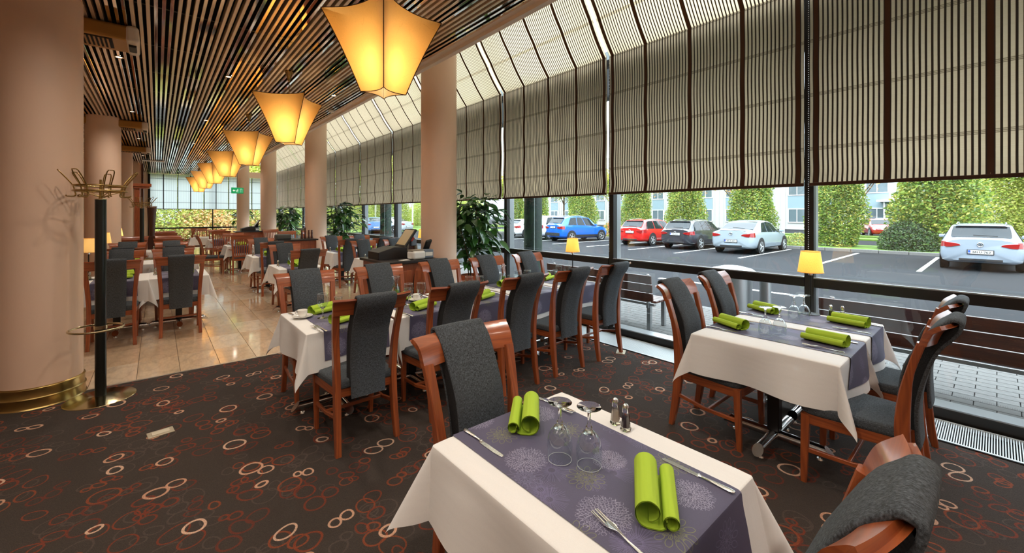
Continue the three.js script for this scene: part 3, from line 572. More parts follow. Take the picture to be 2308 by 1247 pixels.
  const sp = []; for (let i = 0; i <= 14; i++) { const a = -PI / 2 + PI * i / 14; sp.push([0.0125 * Math.cos(a) * (1 - 0.12 * Math.sin(a)), -0.05 - 0.0 + 0.02 * -Math.sin(a) * 1.0]); }
  G.spoonHandle = bend(flat(mir([[0.0018, -0.03], [0.0016, 0.02], [0.0036, 0.06], [0.0052, 0.078], [0.002, 0.086]]), 0.0013), (z) => 0.004 * Math.exp(-(((z + 0.01) / 0.03) ** 2)) + 0.0005);
  G.bowl = new THREE.SphereGeometry(1, 16, 8, 0, 2 * PI, PI * 0.55, PI * 0.45).scale(0.0125, 0.006, 0.02).translate(0, 0.0063, -0.048);
  // shaker: eight-sided glass body, contents, domed metal cap
  G.shakerGlass = new THREE.LatheGeometry([[0, 0], [0.021, 0], [0.0225, 0.006], [0.02, 0.012], [0.0125, 0.073], [0.0112, 0.073], [0.0182, 0.013], [0, 0.011]].map(([x, y]) => new THREE.Vector2(x, y)), 8).toNonIndexed(); G.shakerGlass.computeVertexNormals();
  G.shakerFill = new THREE.LatheGeometry([[0, 0.0115], [0.0176, 0.0135], [0.0135, 0.052], [0, 0.053]].map(([x, y]) => new THREE.Vector2(x, y)), 8).toNonIndexed(); G.shakerFill.computeVertexNormals();
  G.shakerCap = lathe([[0.0118, 0.07], [0.0134, 0.071], [0.0134, 0.083], [0.0125, 0.086], [0.0126, 0.092], [0.01, 0.1], [0.005, 0.1045], [0, 0.1055]], 24);
}
const mintLeaf = std({ color: 0x6f9a2c, roughness: 0.6 }), salt = std({ color: 0xd9c8b2, roughness: 0.9 }), pepper = std({ color: 0x3a2415, roughness: 0.95 });
const waterMat = phys({ color: 0xffffff, transmission: 1, roughness: 0, thickness: 0.05, ior: 1.33 });
const protos = {};
function place(kind, label, X, D, turn = 0, group, y = RUN_H) {
  const build = {
    wine_glass_down() { const t = thing('wine_glass', label, 'glass', [X, y, D], turn, group); part('bowl', G.bowlDown, M.film, t); part('stem', G.stemDown, M.crystal, t); part('rim', G.rimDown, M.rimGlass, t); return t; },
    wine_glass() { const t = thing('wine_glass', label, 'glass', [X, y, D], turn, group); part('bowl', G.bowlGlass, M.film, t); part('stem', G.stem, M.crystal, t); part('rim', G.rimRing, M.rimGlass, t); return t; },
    tumbler() { const t = thing('tumbler', label, 'glass', [X, y, D], turn, group); part('body', G.tumbler, M.film, t); part('base', G.tumblerBase, M.crystal, t); part('rim', G.tumblerRim, M.rimGlass, t); return t; },
    carafe() { const t = thing('carafe', label, 'carafe', [X, y, D], turn, group); part('body', G.carafe, M.film, t); part('rim', G.carafeRim, M.rimGlass, t); part('water', G.water, waterMat, t); part('mint_sprig', G.mint, mintLeaf, t); return t; },
    saucer() { const t = thing('saucer', label, 'saucer', [X, y, D], turn, group); part('dish', G.saucer, M.porcelain, t); return t; },
    coffee_cup() { const t = thing('coffee_cup', label, 'cup', [X, y, D], turn, group); part('body', G.cup, M.porcelain, t); part('handle', G.handle, M.porcelain, t); return t; },
    napkin() { return single('napkin', G.napkin, M.lime, label, 'napkin', [X, y, D], turn, group); },
    fork() { return single('fork', G.fork, M.steel, label, 'fork', [X, y, D], turn, group); },
    knife() { const t = thing('knife', label, 'knife', [X, y, D], turn, group); part('blade', G.blade, M.steel, t); part('handle', G.knifeHandle, M.steel, t); part('bolster', G.collar, M.steel, t); return t; },
    teaspoon() { const t = thing('teaspoon', label, 'spoon', [X, y, D], turn, group); part('handle', G.spoonHandle, M.steel, t); part('bowl', G.bowl, M.steel, t); return t; },
    salt_shaker() { const t = thing('salt_shaker', label, 'shaker', [X, y, D], turn, group); part('jar', G.shakerGlass, M.crystal, t); part('salt', G.shakerFill, salt, t); part('cap', G.shakerCap, M.chrome, t); return t; },
    pepper_shaker() { const t = thing('pepper_shaker', label, 'shaker', [X, y, D], turn, group); part('jar', G.shakerGlass, M.crystal, t); part('pepper', G.shakerFill, pepper, t); part('cap', G.shakerCap, M.chrome, t); return t; },
  };
  if (!protos[kind]) return protos[kind] = build[kind]();
  return copyOf(protos[kind], [X, y, D], turn, label, group);
}
function tableLamp(label, X, D, cream, on = true) {
  const t = thing('table_lamp', label, 'lamp', [X, CLOTH_H + 0.001, D], 0, 'small table lamps');
  part('base', lathe([[0, 0], [0.068, 0], [0.07, 0.004], [0.066, 0.008], [0.02, 0.014], [0.009, 0.02], [0, 0.02]], 36), M.black, t);
  part('stem', cyl(0.0065, 0.0065, 0.34, 12, 0, 0.185, 0), M.black, t);
  part('collar', cyl(0.014, 0.016, 0.03, 16, 0, 0.352, 0), M.chrome, t);
  const s = part('shade', new THREE.CylinderGeometry(0.07, 0.094, 0.178, 40, 1, true).translate(0, 0.452, 0), cream ? M.lampShadeCream : M.lampShade, t);
  part('shade_rim', merge([new THREE.TorusGeometry(0.07, 0.0022, 6, 40).rotateX(PI / 2).translate(0, 0.541, 0), new THREE.TorusGeometry(0.094, 0.0022, 6, 40).rotateX(PI / 2).translate(0, 0.363, 0)]), M.lampShade, s);
  part('spider', merge([box(0.14, 0.002, 0.004, 0, 0.4, 0), box(0.004, 0.002, 0.14, 0, 0.4, 0)]), M.chrome, s);
  part('bulb', new THREE.SphereGeometry(0.022, 14, 10).scale(1, 1.3, 1).translate(0, 0.435, 0), M.bulb, t);
  const l = new THREE.PointLight(0xffd498, TABLE_LAMP_CD); l.position.set(0, 0.435, 0); l.castShadow = true; t.add(l);
  return t;
}
// ================================================================ the laid tables and their chairs
const ord = ['first', 'second', 'third', 'fourth', 'fifth', 'sixth', 'seventh'];
const lab = (c, r) => ({ cloth: c, runner: r });
let chair0 = null; const G_CH = 'grey-draped dining chairs';
function chair(X, D, turn, label, group) { if (!chair0) return chair0 = makeChair(label, [X, 0, D], turn, group); return copyOf(chair0, [X, 0, D], turn, label, group); }
let table0 = null;
function tableAt(X, D, w, d, label, group) { if (!table0 || table0.w !== w || table0.d !== d) { const t = makeTable(label, X, D, w, d, group); if (!table0) { table0 = t; table0.w = w; table0.d = d; } return t; } return copyOf(table0, [X, 0, D], 0, label, group); }

// 1. the table in front
tableAt(1.14, 0.95, 0.72, 0.86, 'nearest two-seat pedestal table under a white cloth', undefined);
dress(1.14, 0.95, 0.72, 0.86, 0.27, lab('white tablecloth on the nearest two-seat table in front', 'grey flower-print runner on the nearest table, under two upturned glasses and the salt'), null, { rx: -0.014, rw: 0.253, drop: 0.22, ph: 0.6, flare: 0.16, ear: 0.5 });
chair(1.112, 1.32, PI, 'grey-draped dining chair behind the nearest table, facing the viewer');
chair(1.135, 0.49, 0, 'grey-draped dining chair cropped by the lower right corner, seen from above');
{
  const g = 'nearest table setting';
  place('napkin', 'lime napkin roll at the far end of the nearest table', 1.165, 1.275, -0.78 + PI);
  place('napkin', 'lime napkin roll near the fork at the front of the nearest table', 1.128, 0.665, -1.0);
  place('wine_glass_down', 'upturned wine glass on the nearest table, left of the pair', 1.071, 0.994);
  place('wine_glass_down', 'upturned wine glass on the nearest table, right of the pair beside the pepper', 1.121, 0.905, 1);
  place('knife', 'steel knife lying by the left edge of the nearest table', 0.928, 1.25, PI);
  place('knife', 'steel knife beside the front napkin on the nearest table, by the right edge', 1.345, 0.646, 0);
  place('fork', 'steel fork behind the upturned glasses on the nearest table', 1.352, 1.27, PI);
  place('fork', 'steel fork at the front edge of the nearest table', 0.937, 0.655, -0.14);
  place('salt_shaker', 'glass salt shaker with pale filling on the nearest table', 1.432, 1.02, 0, undefined, CLOTH_H + 0.001);
  place('pepper_shaker', 'glass pepper shaker with brown filling on the nearest table', 1.42, 0.962, 0, undefined, CLOTH_H + 0.001);
}
// 2. the pair of tables by the window on the right
for (const [k, X, rx, near] of [[0, 3.28, 0.105, { px: 1 }], [1, 3.98, 0.05, { nx: 1 }]]) {
  const side = k ? 'window half of the right pair of tables' : 'aisle half of the right pair of tables';
  tableAt(X, 1.01, 0.69, 0.87, `pedestal table under a white cloth, ${side}`);
  dress(X, 1.01, 0.69, 0.87, 0.265, lab(`white tablecloth on the ${side}`, `grey runner on the ${side}`), null, { rx, rw: 0.22, drop: 0.2, near, ph: 2 + k, flare: 0.1 });
}
chair(3.19, 1.36, PI, 'grey-draped dining chair at the far aisle corner of the right pair of tables');
chair(3.9, 1.37, PI, 'grey-draped dining chair at the far window corner of the right tables, before the steel bin');
chair(3.15, 0.52, 0, 'grey-draped dining chair at the near aisle corner of the right tables, dark seat showing');
chair(3.86, 0.53, 0, 'grey-draped dining chair half hidden at the near window corner of the right pair of tables');
{
  place('napkin', 'olive-lit lime napkin roll at the far aisle setting of the right tables', 3.335, 1.325, -0.45 + PI);
  place('napkin', 'lime napkin roll at the far window setting of the right tables', 4.065, 1.335, -0.45 + PI);
  place('napkin', 'lime napkin roll at the near window setting of the right tables, below the shakers', 4.085, 0.75, -0.2 + PI);
  place('napkin', 'lime napkin roll at the near aisle setting of the right tables', 3.385, 0.745, -0.18 + PI);
  place('wine_glass_down', 'upturned wine glass, left of the front pair on the right tables', 3.268, 1.064);
  place('wine_glass_down', 'upturned wine glass, right of the front pair on the right tables', 3.349, 1.0);
  place('wine_glass_down', 'upturned wine glass, left of the back pair on the right tables', 3.915, 1.066);
  place('wine_glass_down', 'upturned wine glass, right of the back pair beside the table lamp', 4.0, 1.02);
  place('knife', 'steel knife at the far aisle setting of the right tables', 3.2, 1.33, PI + 0.05);
  place('knife', 'steel knife at the far window setting of the right tables', 3.86, 1.34, PI);
  place('knife', 'steel knife behind the near aisle napkin of the right tables', 3.52, 0.72, 0);
  place('knife', 'steel knife behind the near window napkin of the right tables', 4.19, 0.68, 0);
  place('fork', 'steel fork at the far aisle setting of the right tables', 3.55, 1.33, PI);
  place('fork', 'steel fork at the near aisle setting of the right tables', 3.225, 0.735, 0.1);
  place('fork', 'steel fork at the near window setting of the right tables', 3.875, 0.71, 0.1);
  tableLamp('yellow-shaded table lamp on the right pair of tables, before the dark mullion', 4.262, 1.04);
  place('pepper_shaker', 'glass pepper shaker beside the lamp on the right tables', 4.268, 0.9, 0, undefined, CLOTH_H + 0.001);
  place('salt_shaker', 'glass salt shaker on the right tables, farther from the lamp', 4.28, 0.825, 0, undefined, CLOTH_H + 0.001);
}
// 3. the long row of five tables that runs to the window
const ROWX = [1.15, 1.84, 2.53, 3.22, 3.91];
ROWX.forEach((X, k) => {
  const n = ord[k], near = {}; if (k < 4) near.px = 1; if (k > 0) near.nx = 1;
  tableAt(X, 3.63, 0.68, 0.82, `pedestal table under a white cloth, ${n} from the left in the long row`, 'tables of the long row');
  dress(X, 3.63, 0.68, 0.82, 0.27, lab(`white tablecloth on the ${n} table from the left in the long row`, `grey flower-print runner on the ${n} table from the left in the long row`), 'long row', { rw: 0.25, rx: 0.03, drop: 0.21, near, ph: k * 1.7, flare: k ? 0.07 : 0.13 });
});
[1.11, 1.81, 2.52, 3.18, 3.86].forEach((X, k) => chair(X, 3.07, 0, `grey-draped chair on the near side of the long row, ${ord[k]} from the left`, 'near side of the long row'));
[1.07, 1.79, 2.52, 3.21, 3.92].forEach((X, k) => chair(X, 3.93, PI, `grey-draped chair on the far side of the long row, ${ord[k]} from the left`, 'far side of the long row'));
ROWX.forEach((X, k) => {
  const n = ord[k], gN = 'napkins on the long row', at = `${n} table from the left in the long row`;
  place('napkin', `lime napkin roll, far setting, ${at}`, X - 0.04, 3.83, -1.25, gN);
  place('napkin', `lime napkin roll, near setting, ${at}`, X + 0.0, 3.4, -1.2, gN);
  place('wine_glass', `upright wine glass, left one, ${at}`, X - 0.11 + (k ? 0.08 : 0), 3.62, 0, 'wine glasses on the long row');
  if (k) place('wine_glass', `upright wine glass, right one, ${at}`, X + 0.08, 3.58, 0, 'wine glasses on the long row');
  place('tumbler', `short water tumbler, ${at}`, X + 0.11, 3.92, 0, 'tumblers on the long row');
  if (k > 1) place('tumbler', `second short water tumbler, ${at}`, X + 0.2, 3.9, 0, 'tumblers on the long row');
  place('saucer', `white saucer under the cup, ${at}`, X - 0.235 + (k ? 0.35 : 0), 3.74, 0, 'saucers on the long row');
  place('coffee_cup', `white coffee cup, ${at}`, X - 0.235 + (k ? 0.35 : 0), 3.74, 2.6, 'coffee cups on the long row', RUN_H + 0.0005);
  place('teaspoon', `teaspoon on the saucer, ${at}`, X - 0.19 + (k ? 0.35 : 0), 3.73, 0.7, 'teaspoons on the long row', RUN_H + 0.016);
  place('fork', `steel fork, near setting, ${at}`, X - 0.25, 3.3, 0.05, 'forks on the long row');
  place('knife', `steel knife beside the near fork, ${at}`, X - 0.215, 3.3, 0.05, 'knives on the long row');
  place('knife', `steel knife, far setting, ${at}`, X - 0.27, 3.87, PI + 0.1, 'knives on the long row');
  if (k === 1 || k === 3) place('carafe', `glass water carafe with mint, ${at}`, X - 0.03, 3.9, 0, 'water carafes');
});
tableLamp('yellow-shaded table lamp on the long row, before the blue car', 4.19, 3.66);
// 4. tables farther down the hall
const far = [
  ['left front table of the hall', 0.24, 7.72, 'dining', [[0.24, 7.25, 0], [0.2, 8.16, PI]], {}],
  ['table by the coat stand', -0.41, 7.68, 'dining', [[-0.41, 7.12, 0], [-0.4, 8.14, PI]], {}],
  ['second left table of the hall', 0.24, 9.95, 'dining', [[0.24, 9.5, 0], [0.22, 10.3, PI]], {}],
  ['second table along the left columns', -0.41, 9.95, 'dining', [[-0.41, 9.48, 0], [-0.42, 10.4, PI]], {}],
  ['middle front table of the hall', 1.77, 7.66, 'dining', [[1.78, 7.2, 0], [1.76, 8.08, PI]], {}],
  ['second middle table of the hall', 1.77, 9.98, 'dining', [[1.76, 9.52, 0], [1.77, 10.4, PI]], {}],
  ['table behind the first counter', 3.27, 7.8, 'dining', [[3.25, 8.22, PI]], {}],
  ['window table behind the first counter', 3.96, 7.8, 'dining', [[3.95, 8.24, PI]], {}],
  ['table before the second plant', 3.27, 9.9, 'dining', [[3.2, 9.46, 0], [3.26, 10.32, PI]], {}],
  ['window table before the second plant', 3.96, 9.9, 'dining', [[3.95, 9.46, 0], [3.95, 10.32, PI]], {}],
  ['slat-chair table in the middle of the hall', 1.75, 13.75, 'slat', [[1.72, 13.3, 0], [1.7, 14.25, PI], [1.12, 13.75, -PI / 2]], {}],
  ['slat-chair table on the left', 0.2, 12.95, 'slat', [[0.2, 12.5, 0], [0.22, 13.4, PI]], {}],
  ['slat-chair table by the left columns', -0.42, 12.95, 'slat', [[-0.42, 12.5, 0], [-0.42, 13.4, PI]], {}],
  ['second slat-chair table on the left', 0.2, 16.6, 'slat', [[0.2, 16.15, 0], [0.2, 17.1, PI]], {}],
  ['slat-chair table between the plants', 3.25, 14.15, 'slat', [[3.2, 14.6, PI], [3.9, 14.6, PI]], {}],
  ['slat-chair table deep in the middle', 1.65, 17.3, 'slat', [[1.6, 16.85, 0], [1.62, 17.75, PI]], {}],
  ['slat-chair table near the third counter', 3.15, 16.25, 'slat', [[3.1, 16.65, PI]], {}],
  ['farthest table before the end window', 1.25, 19.4, 'slat', [[1.25, 19.9, PI], [0.75, 19.3, PI / 2]], {}],
];
let slat0 = null, cloth0 = null, run0 = null;
for (const [name, X, D, kind, chairs] of far) {
  tableAt(X, D, 0.66, 0.84, `pedestal table under a white cloth: ${name}`, 'tables down the hall');
  const cl = `white tablecloth on the ${name}`, rl = `grey runner on the ${name}`;
  if (!cloth0) [cloth0, run0] = dress(X, D, 0.66, 0.84, 0.27, lab(cl, rl), 'hall', { rw: 0.22, drop: 0.2, flare: 0.13 });
  else { copyOf(cloth0, [X, 0, D], 0, cl, 'tablecloths down the hall'); if (name[0] !== 'f') { copyOf(run0, [X, 0, D], 0, rl, 'runners down the hall'); } }
  chairs.forEach(([cx, cd, turn]) => {
    const view = turn === 0 ? 'seen from behind' : turn === PI ? 'facing the viewer' : 'turned sideways', where = `${view} at the ${name}`;
    if (kind === 'dining') chair(cx, cd, turn, `grey-draped chair ${where}`, G_CH + ' down the hall');
    else { const l = `slat-backed armchair${cx > 3.5 ? ' nearest the window' : ''} ${where}`; if (!slat0) slat0 = makeSlatChair(l, [cx, 0, cd], turn, 'slat-backed armchairs', true); else copyOf(slat0, [cx, 0, cd], turn, l, 'slat-backed armchairs'); }
  });
  if (D < 15) {
    place('napkin', `lime napkin roll, far setting, ${name}`, X + 0.05, D + 0.2, -1.2, 'napkins down the hall');
    place('napkin', `lime napkin roll, near setting, ${name}`, X + 0.03, D - 0.18, -1.0, 'napkins down the hall');
    place('salt_shaker', `salt shaker on the ${name}`, X - 0.26, D + 0.02, 0, 'shakers down the hall', CLOTH_H + 0.001);
    place('wine_glass', `upright wine glass on the ${name}`, X - 0.08, D - 0.02, 0, 'wine glasses down the hall');
  }
}
tableLamp('cream glowing table lamp left of the coat stand', -0.68, 7.72, true);
tableLamp('cream glowing table lamp right behind the coat stand, before the second column', -0.69, 9.98, true);
tableLamp('cream glowing table lamp half behind the second coat stand', -0.68, 12.97, true);
tableLamp('yellow-shaded table lamp by the window behind the cash register', 4.24, 7.85, false);
// ================================================================ star lanterns along the ceiling edge
{
  const wt = 0.315, wb = 0.118, y0 = 2.535, H = 0.6, half = (t) => lerp(wb, wt, t * 0.82 + 0.18 * t * t), N = 14;
  const panel = (() => { // one of four sheets, bowed in between its two ridges
    const P = [], U = [], I = [];
    for (let j = 0; j <= N; j++) for (let i = 0; i <= N; i++) { const t = j / N, s = i / N * 2 - 1, w = half(t); P.push(s * w, y0 + H * t, w * (1 - 0.3 * (1 - s * s))); U.push(s * w * 2, t * H * 2); }
    for (let j = 0; j < N; j++) for (let i = 0; i < N; i++) { const a = j * (N + 1) + i; I.push(a, a + 1, a + N + 2, a, a + N + 2, a + N + 1); }
    const g = new THREE.BufferGeometry(); g.setAttribute('position', new THREE.Float32BufferAttribute(P, 3)); g.setAttribute('uv', new THREE.Float32BufferAttribute(U, 2)); g.setIndex(I); g.computeVertexNormals(); return g;
  })();
  const ridge = tube([0, 0.25, 0.5, 0.75, 1].map((t) => [half(t), y0 + H * t, half(t)]), 0.0035, 14, 6);
  const edge = (t) => tube([-1, -0.5, 0, 0.5, 1].map((s) => [s * half(t), y0 + H * t, half(t) * (1 - 0.3 * (1 - s * s))]), 0.0032, 16, 6);
  const rim = [edge(0), edge(1)];
  const cup = lathe([[0.004, 3.36], [0.018, 3.37], [0.024, 3.4], [0.034, 3.44], [0.05, 3.475], [0.05, 3.499], [0.0, 3.499]], 12);
  const rod = cyl(0.006, 0.006, 0.62, 8, 0, 3.06, 0), cross = merge([cyl(0.003, 0.003, 0.86, 6).rotateZ(PI / 2).rotateY(PI / 4).translate(0, 3.12, 0), cyl(0.003, 0.003, 0.86, 6).rotateZ(PI / 2).rotateY(-PI / 4).translate(0, 3.12, 0)]);
  const bulb = new THREE.SphereGeometry(0.045, 16, 12).scale(1, 1.25, 1).translate(0, 2.77, 0), holder = cyl(0.02, 0.02, 0.08, 12, 0, 2.86, 0);
  const turns = [0.377, 0.97, 1.0, 0.95, 0.55, 0.9, 0.6], where = ['nearest star lantern, largest, cut by the top edge', 'second star lantern from the front, below its brass cup', 'third star lantern from the front', 'fourth star lantern from the front', 'fifth star lantern from the front', 'sixth star lantern from the front', 'farthest star lantern, last of the line'];
  const DS = [3.08, 6.1, 9.25, 12.4, 15.5, 18.6, 21.7];
  DS.forEach((D, i) => {
    const t = thing('star_lantern', 'glowing parchment ' + where[i], 'lantern', [1.33, 0, D], turns[i], 'parchment star lanterns in a line along the ceiling edge');
    for (let k = 0; k < 4; k++) {
      const p = part('shade_panel', panel, M.parchment, t); p.rotation.y = k * PI / 2;
      for (const r of rim) part('hem_cord', r, M.seam, p); part('ridge_cord', ridge, M.seam, p);
    }
    part('rod', rod, M.goldWire, t); part('ceiling_cup', cup, M.goldWire, t); part('cross_wire', cross, M.seam, t); part('bulb_holder', holder, M.black, t); part('bulb', bulb, M.bulb, t);
    const l = new THREE.PointLight(0xffe0ae, LANTERN_CD); l.position.set(0, 2.77, 0); l.castShadow = true; l.shadow.radius = 3; t.add(l);
  });
}
// small recessed spots set flush between the slats
{
  const can = lathe([[0.03, 0.0], [0.044, -0.003], [0.046, 0.0], [0.044, 0.006], [0.03, 0.01]], 24), face = new THREE.CircleGeometry(0.03, 20).rotateX(PI / 2);
  let n = 0;
  for (const [X, line] of [[-2.6, 'far left'], [-1.5, 'second left'], [-0.35, 'third left'], [0.75, 'middle'], [2.15, 'right']]) for (const [D, nth] of [[-1.2, 'first'], [1.3, 'second'], [3.8, 'third'], [6.9, 'fourth'], [10.4, 'fifth'], [14, 'sixth'], [18, 'last']]) {
    if (X < -1 && D > 2) continue;
    const t = thing('ceiling_spot', `small round ceiling spot between the slats, ${nth} of the ${line} line from the front`, 'ceiling light', [X, CEIL - 0.002, D], 0, 'small ceiling spots between the slats');
    part('rim', can, M.brass, t); part('face', face, M.downlight, t);
    const l = new THREE.SpotLight(0xfff2e2, DOWNLIGHT_CD * (D > 12 ? 0.7 : 1) * (X < -1 ? 1.25 : 1), 0, 1.4, 0.7); l.position.set(0, -0.012, 0); l.target.position.set(0, -2, 0); l.castShadow = true; l.shadow.radius = 2.5; t.add(l, l.target); n++;
  }
}
// ceiling heater units beside the left columns
for (const [D, w] of [[5.9, 'nearest'], [11.6, 'second'], [15.8, 'third']]) {
  const t = thing('ceiling_unit', `long gold ceiling air unit with a slotted grille, ${w} of three`, 'air conditioner', [-0.85, CEIL - 0.16, D], 0, 'slotted ceiling air units'), gold = std({ color: 0xa87c40, roughness: 0.35, metalness: 0.55 });
  part('housing', rbox(1.3, 0.15, 0.46, 0.03, 0, 0.08, 0), gold, t);
  part('end_cap', rbox(0.1, 0.17, 0.5, 0.035, 0.66, 0.075, 0, 3), std({ color: 0xd8cfc2, roughness: 0.35 }), t);
  part('outlet', rbox(0.06, 0.06, 0.2, 0.01, 0.66, -0.002, 0.05, 2), M.frameDark, t);
  const sl = []; for (let i = 0; i < 34; i++) sl.push(box(0.014, 0.012, 0.3, -0.58 + i * 0.032, 0.0, 0.03));
  part('grille_bed', box(1.12, 0.01, 0.32, -0.05, 0.006, 0.03), M.blackMatte, t); part('grille', merge(sl), gold, t);
}
{ // smoke detectors on the pale band and the slats
  const g = lathe([[0, 0], [0.04, 0.002], [0.05, 0.012], [0.052, 0.03], [0.056, 0.032], [0.056, 0.04], [0, 0.04]], 24), white = std({ color: 0xe6e2dc, roughness: 0.5 });
  single('smoke_detector', g, white, 'white smoke detector under the ceiling edge beyond the second lantern', 'smoke detector', [2.42, CEIL - 0.04, 7.9]);
  const t = thing('ceiling_vent', 'small flat white ceiling vent far down the hall', 'vent', [-0.1, CEIL - 0.02, 19.4]); part('plate', rbox(0.6, 0.02, 0.3, 0.006), white, t);
}
{ // emergency exit sign on a rod
  const t = thing('exit_sign', 'green hanging emergency exit sign before the far window', 'sign', [2.25, 2.36, 18.2]);
  const face = canvasTex(512, 256, (g, W, H) => {
    g.fillStyle = '#0d9a5c'; g.fillRect(0, 0, W, H); g.fillStyle = '#e8fff0'; g.strokeStyle = '#e8fff0'; g.lineWidth = 16; g.lineCap = 'round';
    g.fillRect(370, 50, 90, 160); g.fillStyle = '#0d9a5c'; g.fillRect(384, 64, 62, 146); g.fillStyle = '#e8fff0';
    g.beginPath(); g.arc(275, 70, 18, 0, 7); g.fill(); for (const l of [[[262, 95], [240, 150], [205, 195]], [[240, 150], [280, 165], [275, 205]], [[262, 98], [300, 125]], [[258, 98], [220, 115], [210, 140]]]) { g.beginPath(); l.forEach(([x, y], i) => i ? g.lineTo(x, y) : g.moveTo(x, y)); g.stroke(); }
    g.beginPath(); g.moveTo(50, 130); g.lineTo(110, 80); g.lineTo(110, 112); g.lineTo(165, 112); g.lineTo(165, 148); g.lineTo(110, 148); g.lineTo(110, 180); g.closePath(); g.fill();
  });
  part('panel', rbox(0.38, 0.22, 0.03, 0.006, 0, 0.11, 0), std({ color: 0x0d8a54, roughness: 0.5 }), t);
  part('face', new THREE.PlaneGeometry(0.37, 0.21).translate(0, 0.11, 0.0165), std({ map: face, emissive: 0xffffff, emissiveMap: face, emissiveIntensity: 0.35, roughness: 0.5 }), t);
  part('rod', cyl(0.006, 0.006, 0.93, 8, 0, 0.68, 0), M.frameDark, t);
}
// ================================================================ coat stands
function coatStand(label, X, D, turn) {
  const t = thing('coat_stand', label, 'coat stand', [X, 0, D], turn, 'coat stands');
  part('base', lathe([[0, 0], [0.232, 0], [0.236, 0.004], [0.23, 0.008], [0.12, 0.018], [0.05, 0.026], [0.0, 0.026]], 64), std({ color: 0xc9b98c, metalness: 1, roughness: 0.14 }), t);
  part('pole', cyl(0.0375, 0.0375, 1.705, 32, 0, 0.875, 0), std({ color: 0x10130f, roughness: 0.32 }), t);
  part('pole_cap', cyl(0.039, 0.039, 0.006, 32, 0, 1.73, 0), M.brass, t); part('neck', lathe([[0.014, 1.73], [0.011, 1.76], [0.009, 1.8], [0.009, 1.9]], 16), M.goldWire, t);
  const u = part('umbrella_ring', merge([new THREE.TorusGeometry(0.17, 0.0085, 12, 64).rotateX(PI / 2).translate(0, 0.63, 0.09), cyl(0.044, 0.044, 0.03, 24, 0, 0.62, 0)]), M.brass, t); u.rotation.y = -0.4;
  const r = part('hat_ring', merge([1.80, 1.845].map((y) => new THREE.TorusGeometry(0.168, 0.0075, 10, 56).rotateX(PI / 2).translate(0, y, 0))), M.goldWire, t);
  const spokes = []; for (let k = 0; k < 4; k++) spokes.push(tube([[0, 1.745, 0], [0.08, 1.775, 0], [0.165, 1.8, 0]], 0.004, 8, 6).rotateY(k * PI / 2 + 0.3)); part('spoke', merge(spokes), M.goldWire, r);
  const hook = merge([ // wire loop that leans outwards above the rings and turns into a coat peg below
    tube([[0.155, 1.79, -0.022], [0.17, 1.85, -0.022], [0.243, 1.955, -0.022], [0.254, 1.968, 0], [0.243, 1.955, 0.022], [0.17, 1.85, 0.022], [0.155, 1.79, 0.022]], 0.0045, 28, 7),
    tube([[0.155, 1.79, -0.022], [0.15, 1.765, -0.022], [0.16, 1.752, -0.02], [0.2, 1.752, -0.016], [0.205, 1.76, 0], [0.2, 1.752, 0.016], [0.16, 1.752, 0.02], [0.15, 1.765, 0.022], [0.155, 1.79, 0.022]], 0.0045, 30, 7)]);
  for (let k = 0; k < 7; k++) { const h = part('hook', hook, M.goldWire, t); h.rotation.y = k * 2 * PI / 7 + 0.35; }
  return t;
}
coatStand('black pole coat stand with brass wire hooks beside the nearest column', -0.372, 5.06, 0.2);
coatStand('black pole coat stand with brass wire hooks, the farther one down the hall', -0.25, 12.1, 0.7);
